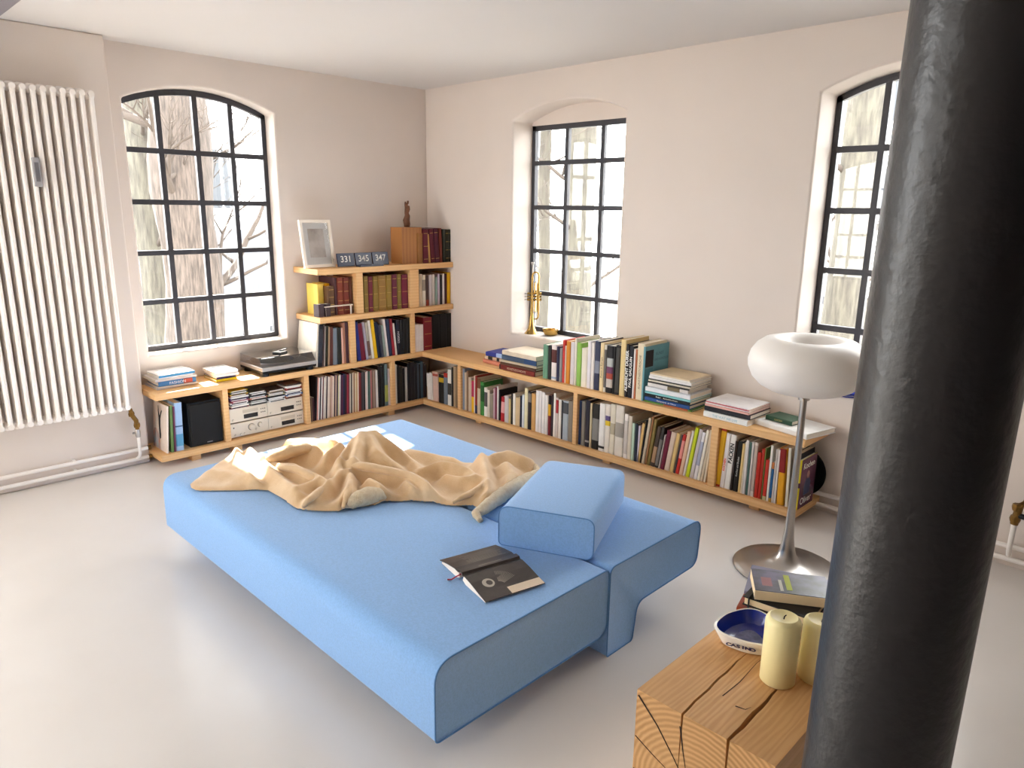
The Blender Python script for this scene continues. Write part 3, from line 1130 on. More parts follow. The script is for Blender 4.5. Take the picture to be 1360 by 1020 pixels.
g.lathe([(0.016, 0.335), (0.018, 0.35), (0.015, 0.362)], 8, M=TR(0, 0.005, 0))
g.obj('valve_body', OLDBRASS, val, smooth=True)
g = G()
g.lathe([(0.012, 0.2), (0.015, 0.215), (0.015, 0.235), (0.011, 0.25)], 10, M=TR(0, 0.028, 0))
g.tube([(0.0, 0.0, 0.23), (0.0, 0.03, 0.225)], 0.007, 8)
g.obj('shutoff', CHROME, val, smooth=True)
g = G()
g.tube([(0, 0.028, 0.2), (0, 0.028, 0.10), (-0.01, 0.026, 0.075), (-0.03, 0.02, 0.06)], 0.0095, 10)
g.obj('feed_pipe', RADW, val, smooth=True)
for i, (z, lb) in enumerate(((0.105, 'upper of two white heating pipes along the left wall'), (0.048, 'lower of two white heating pipes along the left wall'))):
    p = thing('heating_pipe', lb, 'pipe', (0.158, -3.4, z), group='left wall heating pipes')
    g = G()
    g.tube([(0, -2.4, 0), (0, 1.06, 0)], 0.0115, 12)
    g.obj('pipe', RADW, p, smooth=True)
    for yy in (0.66, -0.3, -1.4):
        g = G()
        g.box((-0.036, yy - 0.007, -0.006), (0.0, yy + 0.007, 0.014))
        g.obj('pipe_bracket', RADW, p)
    g = G()
    g.tube([(0, 1.06, 0), (0, 1.078, 0)], 0.014, 10)
    g.obj('brass_joint', OLDBRASS, p, smooth=True)
for i, (z, lb) in enumerate(((0.108, 'upper of two white heating pipes along the right wall'), (0.047, 'lower of two white heating pipes along the right wall'))):
    p = thing('heating_pipe', lb, 'pipe', (3.8, -0.036, z), group='right wall heating pipes')
    g = G()
    g.tube([(-3.2, 0, 0), (2.6, 0, 0)], 0.0115, 12)
    g.obj('pipe', RADW, p, smooth=True)
    for xx in (-0.15, 0.9):
        g = G()
        g.box((xx - 0.007, 0, -0.006), (xx + 0.007, 0.036, 0.014))
        g.obj('pipe_bracket', RADW, p)
r2 = thing('low_radiator', 'white radiator end just visible right of the black pillar', 'radiator', (4.75, -0.14, 0))
for k in range(22):
    gg = G()
    for yy in (0.0, 0.036, 0.072):
        gg.tube([(0, yy, 0.40), (0, yy, 1.02)], 0.0124, 10, cap=False)
    for z in (0.396, 1.024):
        gg.tube([(-0.0218, 0.036, z), (-0.012, 0.036, z), (0.012, 0.036, z), (0.0218, 0.036, z)], [0.021, 0.0265, 0.0265, 0.021], 12)
        gg.tube([(0, 0.084, z), (0, -0.012, z)], 0.015, 10)
    if k == 0:
        me2 = gg.mesh('section', RADW, smooth=True)
    link('section', me2, r2, loc=(-0.47 + 0.0445 * k, 0, 0))
v2 = thing('radiator_valve', 'tarnished brass valve on a white pipe right of the black pillar', 'valve', (4.225, -0.10, 0))
g = G()
g.tube([(0.06, 0.0, 0.385), (0.03, 0.0, 0.37), (0.008, 0, 0.33), (0, 0, 0.24)], [0.014, 0.015, 0.017, 0.016], 10)
g.lathe([(0.018, 0.25), (0.022, 0.265), (0.018, 0.28)], 8)
g.lathe([(0.017, 0.305), (0.021, 0.32), (0.018, 0.335)], 8)
g.obj('valve_body', OLDBRASS, v2, smooth=True)
g = G()
g.tube([(0.0, 0, 0.285), (0.045, -0.01, 0.285)], 0.012, 10)
g.obj('handwheel', BLACK, v2, smooth=True)
g = G()
g.tube([(0, 0, 0.245), (0, 0, 0.16), (-0.004, 0.03, 0.10), (-0.004, 0.05, 0.07)], 0.011, 10)
g.obj('feed_pipe', RADW, v2, smooth=True)


# ------------------------------------------------------------------ shelving
D = 0.316
ZLB, ZLT, ZUB, ZUT = 0.0425, 0.0825, 0.4275, 0.4675
Z2B, Z2T, Z3B, Z3T = 0.7788, 0.8190, 1.1095, 1.1495
XE, YE, YT = 3.352, -2.318, -1.207      # ends of right shelf, left shelf and the raised tiers


def board(parent, a, b, name='board'):
    g_ = G()
    c = parent.location
    g_.box([p - q for p, q in zip(a, c)], [p - q for p, q in zip(b, c)])
    return g_.obj(name, BEECH, parent, bevel=0.0025, bseg=1)


ls = thing('wall_shelf', 'stepped beech bookshelf along the left wall under the window', 'shelf', (D / 2, YE / 2, 0))
board(ls, (0.004, YE, ZLB), (D, -0.004, ZLT))
board(ls, (0.004, YE, ZUB), (D, -0.004, ZUT))
board(ls, (0.004, YT, Z2B), (D + 0.015, -0.004, Z2T))
board(ls, (0.004, YT, Z3B), (D + 0.015, -0.004, Z3T))
for y, wd in ((-1.896, 0.036), (-1.322, 0.036), (-0.592, 0.036)):
    board(ls, (0.01, y - wd / 2, ZLT), (D - 0.006, y + wd / 2, ZUB), 'divider')
for y, wd in ((-0.94, 0.045), (-0.4, 0.036)):
    board(ls, (0.01, y - wd / 2, ZUT), (D + 0.002, y + wd / 2, Z2B), 'divider')
for y, wd in ((-0.868, 0.056), (-0.38, 0.085)):
    board(ls, (0.01, y - wd / 2, Z2T), (D + 0.002, y + wd / 2, Z3B), 'divider')
for y in (-2.1, -1.83, -0.6):
    board(ls, (0.05, y - 0.03, 0.0), (D - 0.03, y + 0.03, ZLB), 'foot')
rs = thing('wall_shelf', 'long low beech bookshelf along the right wall', 'shelf', (1.8, -D / 2, 0))
board(rs, (D + 0.001, -D, ZLB), (XE - 0.005, -0.004, ZLT))
board(rs, (D + 0.001, -D, ZUB), (XE + 0.006, -0.004, ZUT))
for x, wd in ((0.742, 0.034), (1.872, 0.034), (2.862, 0.044)):
    board(rs, (x - wd / 2, -D + 0.008, ZLT), (x + wd / 2, -0.01, ZUB), 'divider')
for x in (0.9, 2.1, 3.1):
    board(rs, (x - 0.03, -D + 0.06, 0.0), (x + 0.03, -0.06, ZLB), 'foot')

# ------------------------------------------------------------------ books
ORD = lambda n: '%d%s' % (n, 'th' if 10 <= n % 100 <= 20 else {1: 'st', 2: 'nd', 3: 'rd'}.get(n % 10, 'th'))


def cname(h):
    import colorsys
    r_, g_, b_ = (int(h[i:i + 2], 16) / 255 for i in (0, 2, 4))
    hh, s_, v_ = colorsys.rgb_to_hsv(r_, g_, b_)
    hh *= 360
    if v_ < 0.2:
        return 'black'
    if s_ < 0.1:
        return 'white' if v_ > 0.86 else 'light grey' if v_ > 0.7 else 'grey' if v_ > 0.4 else 'charcoal'
    if s_ < 0.24 and v_ > 0.75:
        return 'cream' if 20 < hh < 75 else 'pale pink' if hh <= 20 or hh > 300 else 'pale blue'
    dk = 'dark ' if v_ < 0.5 else ''
    if hh < 14 or hh >= 345:
        return dk + 'red'
    if hh < 42:
        return ('brown' if v_ < 0.65 else 'tan' if s_ < 0.55 else 'orange')
    if hh < 68:
        return 'olive' if v_ < 0.62 else 'yellow'
    if hh < 165:
        return dk + 'green'
    if hh < 200:
        return dk + 'teal'
    if hh < 255:
        return 'navy' if v_ < 0.45 else 'blue' if s_ > 0.3 else 'slate blue'
    return dk + 'purple'


def cover_mat(h):
    c = lin(h)
    lum = sum(c) / 3
    k = 0.62 + 0.38 * min(1, lum / 0.35)
    return mat('cover ' + h, tuple(x * k for x in c), 0.5, var=0.12, scale=14, spec=0.3)


def book_parts(root, T, Hh, Dp, col, hard=True, band=None, title=None, tcol='f1eee8', tsize=None, gold=0, flip=False, bold=0.0, pages=None, cov=None):
    """local: x thickness, y depth with the spine at y = 0, z height"""
    t = min(0.0028 if hard else 0.0009, T * 0.2)
    ov = 0.0035 if hard else 0.0
    g_ = G()
    rr = min(0.004, T * 0.2)
    g_.prism([(0, Dp), (0, rr), (T * 0.15, 0), (T * 0.85, 0), (T, rr), (T, Dp), (T - t, Dp), (T - t, rr + t), (t, rr + t), (t, Dp)], 0, Hh)
    cv = g_.obj('cover', cov or cover_mat(col), root)
    g_ = G()
    g_.box((t, rr + t, ov), (T - t, Dp - ov, Hh - ov))
    g_.obj('page_block', pages or PAPER, root)
    if band:
        for z0, z1, c in band:
            g_ = G()
            g_.prism([(-0.0004, rr), (T * 0.15 - 0.0004, -0.0006), (T * 0.85 + 0.0004, -0.0006), (T + 0.0004, rr), (T * 0.85, 0.0004), (T * 0.15, 0.0004)], z0 * Hh, z1 * Hh)
            g_.obj('spine_panel', cover_mat(c), cv)
    for k in range(gold):
        zz = Hh * (0.12 + 0.76 * k / max(gold - 1, 1))
        g_ = G()
        g_.box((T * 0.12, -0.0010, zz - 0.0015), (T * 0.88, 0.0006, zz + 0.0015))
        g_.obj('gold_band', GOLD, cv)
    if title and title.strip():
        sz = tsize or T * 0.7
        M_ = TR(T / 2, -0.0012, Hh / 2) @ RX(90) @ RZ(-90 if flip else 90)
        me = text_mesh(title, sz, mat('ink ' + tcol, tcol, 0.5), bold=bold)
        wdt = max(v.co.x for v in me.vertices) - min(v.co.x for v in me.vertices)
        if wdt > Hh * 0.92:
            for v in me.vertices:
                v.co.x *= Hh * 0.92 / wdt
        o_ = link('title', me, cv)
        o_.matrix_local = M_
    return cv


NCOUNT = {}


def row(items, o, s, ori, plane, zb, zmax, bay, group, noun='book', start=0):
    """items: (uL, uR, vTop, colour, lean, opts) in crop pixels; ori 'R' right shelf, 'L' left shelf"""
    ax = 0 if ori == 'R' else 1

    def pt(a, z):
        return (a, plane, z) if ori == 'R' else (plane, a, z)

    def solve_u(u):
        lo, hi = (0.0, 3.6) if ori == 'R' else (-2.6, 0.3)
        for _ in range(40):
            m_ = (lo + hi) / 2
            if proj(pt(m_, zb))[0] < u:
                lo = m_
            else:
                hi = m_
        return lo

    def solve_z(a, v):
        lo, hi = zb, zb + 0.6
        for _ in range(40):
            m_ = (lo + hi) / 2
            if proj(pt(a, m_))[1] > v:
                lo = m_
            else:
                hi = m_
        return lo
    for k, it in enumerate(items):
        uL, uR, vT, col = it[:4]
        lean = it[4] if len(it) > 4 else 0
        op = dict(it[5]) if len(it) > 5 else {}
        a0, a1 = solve_u(o[0] + uL / s), solve_u(o[0] + uR / s)
        T = max(a1 - a0 - 0.0006, 0.004)
        zt = min(solve_z((a0 + a1) / 2, o[1] + vT / s), zmax)
        ca = math.cos(R(lean))
        T *= ca
        Hh = (zt - zb) / ca - abs(math.sin(R(lean))) * T * 0.5
        # a leaning book's upper corner must stay below the board above
        while Hh * ca + T * abs(math.sin(R(lean))) > zmax - zb:
            Hh -= 0.004
        Dp = op.pop('d', min(0.235, max(0.115, Hh * 0.78)))
        if bay == BAY3:
            Dp = min(Dp, .185)
        st = op.pop('set', 0.0)
        nm = op.pop('noun', noun)
        lab = op.pop('label', None)
        hard = op.pop('hard', T > 0.016)
        NCOUNT[bay] = NCOUNT.get(bay, 0) + 1
        if not lab:
            lab = '%s %s %s, %s from left in %s' % ('thin' if T < 0.016 else 'thick' if T > 0.034 else 'upright', cname(col), nm, ORD(NCOUNT[bay] + start), bay)
        piv = T if lean > 0 else 0.0
        apos = a1 - 0.0003 if lean > 0 else a0 + 0.0003
        base = TR(*pt(apos, zb + 0.0003))
        if ori == 'L':
            base = base @ RZ(90)
        M_ = base @ RY(lean) @ TR(-piv, st, 0)
        name = op.pop('name', 'record_sleeve' if nm.startswith('record') else 'book')
        cat = op.pop('cat', 'record' if nm.startswith('record') else 'book')
        root = thing(name, lab, cat, M=M_, group=group)
        if name == 'record_sleeve':
            g_ = G()
            g_.prism([(0, 0.312), (0, 0.002), (T * 0.3, 0), (T * 0.7, 0), (T, 0.002), (T, 0.312), (T * 0.6, 0.306), (T * 0.4, 0.306)], 0, Hh)
            g_.obj('sleeve', cover_mat(col), root)
            if Dp < 0.29:
                pass
            g_ = G()
            g_.box((T * 0.3, 0.24, 0.01), (T * 0.7, 0.309, Hh - 0.01))
            g_.obj('inner_sleeve', WHITEP, root)
        else:
            book_parts(root, T, Hh, Dp, col, hard=hard, **op)


PF = -D + 0.03       # spine plane, right shelf
BAY0, BAY1, BAY2, BAY3 = ('corner bay of the long low shelf', 'second bay of the long low shelf', 'third bay of the long low shelf', 'end bay of the long low shelf')
GR = 'books in the long low shelf'
row([(156, 178, 375, 'e8e0d8', -3), (179, 197, 372, 'ded6cc', -3), (199, 238, 362, 'd3b2a2', -2, {'band': [(.85, .93, 'b8503c')]}),
     (241, 278, 385, '2a2622', 0, {'band': [(.74, .9, 'c8a428')]}), (279, 307, 370, '74808c', 0, {'band': [(.86, 1, 'b83428')]}),
     (308, 334, 345, 'e8e4d8', 0, {'band': [(.3, .62, '4a4640')]}), (336, 350, 330, '35302c', 0), (351, 370, 322, 'ab9170', 0), (371, 391, 325, '94795a', 0)],
    (540, 430), 5.667, 'R', PF, ZLT, ZUB - .006, BAY0, GR)
row([(60, 97, -88, '8a93a2'), (99, 117, -40, 'cbb79d'), (118, 137, -58, '9a7a60'), (138, 171, 12, 'c9b49c'), (172, 199, 48, 'e9b61a', 0, {'band': [(.5, 1, 'c8345a')]}),
     (200, 211, -8, 'e8dcd0'), (212, 231, -5, 'a8342c', 0, {'band': [(0, .22, '2c3460')]}), (233, 267, 18, 'cbbba0', 0, {'band': [(.72, 1, '8a5a3c')]}), (269, 307, 62, '4c9a4c', 0, {'band': [(.42, .9, '2f6a34')]}),
     (309, 344, 125, 'f0ece4', 0, {'band': [(.35, .85, '6a6664')]}), (345, 370, 150, 'ddd4c4'), (371, 407, 190, '9a9080'), (409, 430, 130, 'c3a4ac'), (431, 448, 120, '8a2848'), (449, 468, 108, 'ddd4d0'),
     (469, 487, 150, '2a2629'), (489, 528, 222, 'c02830', 2, {'band': [(.35, .8, 'e0a0a0')]}), (531, 574, 215, 'cbc4c4'), (576, 600, 246, 'd2ba82'), (601, 621, 190, '332e2a'), (622, 649, 190, 'f0ece4'),
     (650, 698, 232, 'd9be96'), (699, 720, 215, '28304a'), (721, 746, 200, 'dbe3eb'), (747, 783, 130, 'e9e1ba'), (784, 821, 165, '3a363a', 0, {'band': [(.72, .95, '8a8680')]}), (823, 866, 190, 'd8a868'),
     (869, 904, 155, 'f1f0ee'), (905, 934, 160, 'ebe7e6'), (936, 968, 175, 'f1eeec'), (969, 1003, 205, 'e8e4e0'), (1004, 1034, 210, '8a2a32', 0, {'band': [(.5, .78, 'd8a428'), (.78, 1, '302428')]}),
     (1036, 1060, 210, '45353c'), (1061, 1086, 185, 'f1ede4'), (1087, 1114, 235, 'ddcfc6', 0, {'band': [(.62, .95, 'c0343a')]}), (1116, 1149, 255, 'ece4d8'), (1150, 1162, 262, '38343a'),
     (1163, 1222, 270, 'abb3bb', 0, {'band': [(.68, .96, '55595e')]}), (1223, 1274, 270, '8f8679')],
    (605, 500), 8.2424, 'R', PF, ZLT, ZUB - .006, BAY1, GR)
row([(381, 399, 580, '2c3c62'), (400, 429, 585, '8c8478'), (430, 461, 576, '2c2838', 0, {'band': [(.1, .14, 'b0a8a0')]}), (462, 479, 600, 'c3b392'), (480, 531, 605, '2a2622', 0, {'band': [(.2, .68, '8d8a86')]}),
     (532, 575, 600, 'edeae6', 0, {'band': [(.06, .11, '3a3634')]}), (576, 613, 605, 'e4dcd0', 0, {'band': [(.56, .66, 'e0c030'), (.66, .76, '6a5a90')]}), (614, 651, 605, 'ded5c2', 0, {'band': [(.4, .62, 'b4a890')]}),
     (652, 712, 615, 'dcd4c8', 0, {'band': [(.38, .66, 'a49c92')]}), (718, 747, 680, 'ede5dd', 0, {'band': [(.1, .85, 'cfc6bd')]}), (748, 775, 695, 'd9cdba'), (776, 799, 750, 'b9cdb6'), (800, 821, 755, '303848'), (822, 840, 770, 'c3bbcb')],
    (700, 430), 5.667, 'R', PF, ZLT, ZUB - .006, BAY2, GR)
row([(140, 177, 200, 'd9b272', 6), (178, 193, 150, '201c1a', 6), (195, 232, 128, 'c3b39b', 7), (235, 259, 112, 'a07048', 7), (262, 300, 142, '8c7840', 7),
     (306, 352, 232, '54443a', 8, {'band': [(.1, .5, 'b08a68')]}), (356, 396, 240, '3a3632', 8, {'band': [(.05, .7, '7d7874')]}), (404, 424, 340, 'aca098', 8), (426, 474, 282, '7c1c3c', 8),
     (478, 538, 302, 'd3bba8', 8), (541, 588, 318, 'd2b273', 8), (592, 613, 330, '544c4c', 8), (615, 655, 332, 'cc3028', 8, {'band': [(.4, .85, 'e09088')]}), (658, 702, 292, 'e2ba9a', 8),
     (706, 738, 282, 'dacec6', 8), (740, 782, 242, 'c5d222', 8), (788, 834, 262, 'c3bbbb', 8), (838, 878, 302, 'e5e1e1', 7, {'band': [(.3, .8, 'a8acc0')]}), (881, 916, 272, 'e9e1d2', 7), (920, 953, 272, 'cbbba3', 7), (960, 988, 325, 'dacbb3', 5)],
    (830, 540), 9.269, 'R', PF, ZLT, ZUB - .006, BAY2, GR)
row([(62, 118, 62, 'e9b21f', 3, {'band': [(0, .035, 'c83c20'), (.965, 1, 'c83c20')]}), (120, 163, 115, 'eae3df', 3, {'title': 'KOCHEN          ', 'tcol': 'e0502e', 'bold': .0006}),
     (166, 222, 130, 'ebe7df', 3, {'title': '            BACKEN', 'tcol': '1b191a', 'bold': .0012, 'tsize': .03}), (225, 249, 200, '3a2a22', 2), (251, 303, 202, '211d19', 2, {'title': 'Kochen und Backen', 'tcol': 'dedad2', 'tsize': .014}),
     (306, 334, 230, 'dabb7b', 1), (335, 349, 210, 'e3d6c0', 1), (350, 384, 195, 'd2cac6'), (386, 408, 215, '52746a'), (409, 433, 210, 'cec6c2'), (435, 473, 220, 'dacabe', 0, {'band': [(.1, .95, 'b9a79b')]}),
     (475, 513, 322, 'c93221'), (515, 547, 290, 'c53121'), (548, 560, 275, '72883f'), (561, 598, 400, 'd13a2a', 0, {'band': [(0, .1, 'c8c090')]}), (601, 627, 250, 'eae6de'), (628, 653, 425, '2a6aa2', 0, {'band': [(.84, 1, 'd28242'), (0, .1, 'd0a040')]}),
     (655, 675, 290, 'cbc3bf'), (676, 702, 295, 'd8d0cc'), (712, 778, 290, 'e2a222', -2, {'band': [(.58, 1, '9c2422')]}), (798, 830, 280, 'e6decb', -2), (838, 898, 340, '262222', 0, {'title': 'italienische K\u00fcche', 'tcol': 'f1eee8', 'tsize': .022})],
    (940, 560), 7.844, 'R', PF, ZLT, ZUB - .006, BAY3, GR)
# last book of the end bay: its front cover faces the open end
fb = at(1057, 674, 2, ZLT)
JO = mat('plum cover', '74445c', 0.25, var=0.5, scale=9)
lb = thing('book', 'cookbook with yellow spine and plum cover lettered in white, at the shelf end', 'book', M=TR(3.314, PF, ZLT + .0004), group=GR)
cvr = book_parts(lb, 0.03, 0.268, 0.185, 'e1ce22', band=[(.44, .54, '5a2840')])
g = G()
g.box((0.0301, 0.002, 0), (0.0307, 0.185, 0.268))
fc = g.obj('front_cover', JO, cvr)
CR = TR(0.0312, 0.093, 0) @ RZ(90) @ RX(90)
text('Kochen', 0.044, WHITEP, fc, TR(0, 0, 0.226) @ CR, bold=.0004)
text('Oliver', 0.052, WHITEP, fc, TR(0, -0.004, 0.035) @ CR, bold=.0004)
g = G()      # figure in a blue shirt printed on the cover
g.add([(0.0310, 0.05 + .085 * a, 0.065 + .11 * b) for a, b in ((.05, 0), (.9, 0), (.95, .55), (.75, .8), (.55, .85), (.4, .85), (.2, .75), (0, .45))], [tuple(range(8))])
g.obj('printed_figure', mat('printed blue shirt', '35406f', 0.3, var=.5, scale=40), fc)
g = G()
g.add([(0.0311, 0.093 + .017 * math.cos(k * .628), 0.172 + .022 * math.sin(k * .628)) for k in range(10)], [tuple(range(10))])
g.obj('printed_face', mat('printed skin tone', 'a8766a', 0.3), fc)
g = G()
prf = [(0.0, 0.0), (0.085, 0.002), (0.12, 0.009), (0.133, 0.016), (0.13, 0.019), (0.116, 0.013), (0.0, 0.006)]
g.lathe(prf, 48)
o = g.obj('round_tray', mat('black lacquer', '14181a', 0.25), smooth=True)
o.matrix_world = TR(3.255, -0.05, ZLT + 0.1335) @ RX(86)
tag(o, 'black round tray standing behind the last cookbook', 'tray')

# left shelf ------------------------------------------------------------
PL = D - 0.03
GL = 'books in the stepped shelf'
row([(40, 71, 380, 'd2cec2'), (74, 104, 392, '2a2622'), (105, 134, 400, '353028'), (136, 158, 420, '1e1a18'), (160, 187, 410, 'bab6ae'), (190, 228, 360, '1c1a1c'), (229, 268, 350, '262226'), (270, 298, 365, '302c30'), (299, 318, 360, '55606a'), (319, 333, 370, '2a2426'), (335, 362, 340, '526a7a'), (364, 384, 360, '4a2c2c'), (385, 400, 380, '3a2a26')],
    (520, 440), 8.5, 'L', PL, ZLT, ZUB - .006, 'corner bay of the stepped shelf', GL)
row([(961, 998, 58, '1a181a'), (1000, 1034, 60, '2a2a2c'), (1040, 1078, 35, '6f8486', 0, {'band': [(.1, .5, 'a8ac58')]}), (1080, 1113, 90, 'cdbfc0')],
    (400, 480), 9.269, 'L', PL, ZLT, ZUB - .006, 'right end of the record bay', GL)
LPC = ['2c2024', 'e0a090', 'ece4dc', '3a3038', 'f0e8e0', '8a5a58', 'e6ded2', 'd8cabc', '4a3a40', 'e8dccc', 'dcc8b8', 'b89078', 'd8b8a8', 'ead8c0', '5a3848', 'c8a890', '3a2c48', 'd8d0a0', 'e8e0d8', '5a2c4c', '6a3050', '30305a', '2c2c34', '6a2a3a', 'b83a4a', '8a3a48', 'd8d2c0', '444040', 'e4d4b8', 'a8785a',
       'e8d8b0', 'c8a878', 'ead8c4', 'a03a30', '8a2a30', '50484c', '5e5a5c', '2a2a30', 'f0d8d0', 'e8e0dc', '4a6a60', '6a8a80', 'c87878', '8a6a58', 'b09a88', '988070', 'e8e4e0', 'f2eee8']
lps = []
u0, u1 = 176.0, 958.0
step = (u1 - u0) / len(LPC)
for k, c in enumerate(LPC):
    f = k / len(LPC)
    hv = 205 - 105 * f + (k * 37 % 7) * 3 - 2
    lps.append((u0 + k * step, u0 + (k + 1) * step - 0.3, hv, c, 4.5 * (1 - f) + 0.4, {'noun': 'record sleeve'}))
row(lps, (400, 480), 9.269, 'L', PL - .01, ZLT, ZUB - .008, 'record bay of the stepped shelf', 'record sleeves in the stepped shelf')
row([(112, 132, 450, '3c2a26', 0), (133, 150, 452, '8a6a58', 0), (151, 172, 448, '4a2430', 1)], (400, 480), 9.269, 'L', PL - .01, ZLT, ZUB - .01, 'left end of the record bay', GL)

T2 = D - 0.02
row([(284, 348, 150, '202028', 5, {'band': [(.1, .9, '3e3e48')]}), (350, 376, 160, '5a4444', 5), (377, 396, 175, 'a89c94', 4), (398, 440, 165, '2c2c20', 4), (442, 468, 180, 'b09070', 4), (472, 528, 185, '6c3a32', 3), (532, 598, 200, '7a828c', 2), (602, 674, 190, '282c28', 1), (680, 708, 195, 'e2b3a3', 0), (711, 744, 110, 'b27a62', 0), (746, 796, 100, '5a3a44', 0)],
    (400, 420), 12.364, 'L', T2, ZUT, Z2B - .005, 'left bay of the middle tier', GL)
row([(112, 139, 258, '18181c', -2), (142, 184, 248, '2c3892', -4), (187, 243, 268, '821d39', -6), (246, 273, 248, 'aaa2b3', -6), (275, 308, 252, 'b2aa9a', -6, {'band': [(.1, .5, '7a5a50')]}), (311, 343, 228, 'eae2d6', -6),
     (346, 384, 218, 'eaba12', -6), (388, 428, 248, '1c2442', -6), (430, 458, 280, '4a4a5a', -6), (460, 488, 288, '8e9a92', -6), (490, 518, 214, 'e2d6d2', -6), (521, 558, 210, '303a5a', -5), (560, 593, 210, 'a22232', -5), (595, 617, 265, 'dad2ca', -5),
     (621, 658, 222, '1c1c32', -2, {'title': 'DESIGN', 'tcol': 'd8d4d8', 'tsize': .026}), (660, 688, 225, '1e1e22', -1), (690, 738, 215, '19191d', 0), (740, 779, 200, '151517', 0)],
    (460, 400), 9.067, 'L', T2, ZUT, Z2B - .005, 'middle bay of the middle tier', GL)
row([(836, 884, 282, 'eae2de'), (886, 934, 282, 'e8e0da'), (936, 1036, 196, '922a32', 0, {'gold': 3}), (1042, 1128, 160, '120e0e', 0, {'d': .27}), (1130, 1214, 150, '151010', 0, {'d': .27}), (1216, 1296, 145, '100d0d', 0, {'d': .27})],
    (460, 400), 9.067, 'L', T2, ZUT, Z2B - .005, 'right bay of the middle tier', GL)
row([(335, 404, 175, '6e4a2a', 0, {'gold': 4, 'set': .02}), (406, 434, 80, '52222a', 0, {'set': .02}), (436, 504, 75, '8e3a22', 0, {'gold': 4, 'set': .02}), (506, 573, 75, '823222', 0, {'gold': 4, 'set': .02}), (576, 603, 70, '6e3a2a', 0, {'set': .02})],
    (400, 360), 8.5, 'L', T2, Z2T, Z3B - .004, 'left bay of the top tier', GL)
row([(718, 767, 60, '8c7028', 0, {'gold': 3}), (769, 819, 65, '7c1c34', 0, {'gold': 3}), (821, 877, 60, '94762c', 0, {'gold': 3}), (879, 967, 50, 'a07838', 0, {'gold': 5}), (969, 1031, 45, '9a7c30', 0, {'gold': 3}), (1033, 1091, 40, '74203c', 0, {'gold': 4}), (1093, 1137, 35, '907830', 0, {'gold': 3}), (1139, 1212, 40, '801c38', 0, {'gold': 3})],
    (400, 360), 8.5, 'L', T2, Z2T, Z3B - .004, 'middle bay of the top tier', GL)
row([(142, 184, 630, 'cab69a'), (186, 221, 640, 'e6dac6', 0, {'band': [(.5, .85, 'a09484')]}), (223, 256, 645, '5e423a', 0, {'band': [(0, .2, 'a0402a')]}), (259, 289, 640, 'c2b6b6'), (291, 324, 635, 'cabeb6'), (326, 353, 660, '8ea296'), (356, 379, 630, 'c2b2c2'), (381, 407, 640, '322e32'), (409, 431, 625, 'e2dad2'), (433, 459, 625, '521a22'), (461, 499, 612, 'e2aa12')],
    (540, 290), 8.5, 'L', T2, Z2T, Z3B - .004, 'right bay of the top tier', GL)
row([(132, 187, 168, 'a26e3a', 0, {'d': .16}), (190, 252, 125, '721e32', 0, {'gold': 3}), (254, 276, 180, 'c29252', -4), (279, 324, 120, '6e1e2e', -4, {'gold': 2}), (327, 378, 115, '5a1a32', -4, {'gold': 2}), (381, 409, 112, '7e3222', -2), (412, 440, 125, '2e3222'), (442, 479, 125, '322e1a', 0, {'gold': 4}), (481, 522, 125, '2a2a1e', 0, {'gold': 4})],
    (540, 290), 8.5, 'L', T2, Z3T, Z3T + .4, 'row on top of the stepped shelf', GL)

# magazines and loudspeaker in the left-hand bay of the stepped shelf
row([(305, 330, 445, '6c8a4a', 3, {'noun': 'magazine', 'hard': False, 'd': .22}), (332, 348, 450, '7a3a58', 3, {'noun': 'magazine', 'hard': False, 'd': .22}), (352, 414, 418, '9cb8d8', 2, {'noun': 'book', 'd': .23, 'band': [(.1, .35, '5a9ac0'), (.5, .53, '4a6a90')]})],
    (180, 470), 6.375, 'L', PL, ZLT, ZUB - .01, 'left-hand bay of the stepped shelf', GL, start=1)
mg = thing('magazine', 'magazine at the shelf end with a black leaping cat on its cover', 'magazine', M=TR(PL, -2.262, ZLT + .0004) @ RZ(90) @ RY(5) @ TR(-.012, 0, 0), group=GL)
cvm = book_parts(mg, 0.011, 0.295, 0.225, 'e7d8cb', hard=False)
g = G()
cat = [(.09, .275), (.097, .275), (.103, .235), (.118, .215), (.136, .245), (.149, .258), (.156, .25), (.14, .225), (.128, .196), (.126, .15), (.14, .10), (.137, .075), (.122, .068), (.112, .08), (.108, .12), (.100, .16), (.098, .205), (.089, .24)]
cat = [(.23 - a, b) for a, b in cat]
g.add([(-.0006, a, b) for a, b in cat], [tuple(range(len(cat)))])
g.obj('printed_cat', BLACKP, cvm)
g = G()
g.add([(-.0004, a, b) for a, b in ((.10, .002), (.22, .002), (.22, .09), (.205, .12), (.17, .125), (.135, .10), (.11, .06))], [tuple(range(7))])
g.obj('printed_ground', mat('printed grey blue', '9fb0ba', .5, col2='d49a80', scale=14), cvm)
sp = thing('loudspeaker', 'black bookshelf loudspeaker in the left bay of the stepped shelf', 'speaker', (0.135, -2.02, ZLT), 0)
g = G()
g.box((-0.12, -0.105, 0.0), (0.135, 0.105, 0.285))
g.obj('cabinet', BLACK, sp, bevel=.004)
g = G()
g.box((0.135, -0.098, 0.012), (0.155, 0.098, 0.275))
gl_ = g.obj('grille', mat('speaker cloth', '0f0f11', .9, bump=.3, bscale=400), sp, bevel=.006)
g = G()
g.box((0.155, -0.006, 0.018), (0.1562, 0.028, 0.024))
g.obj('badge', GREYP, gl_)


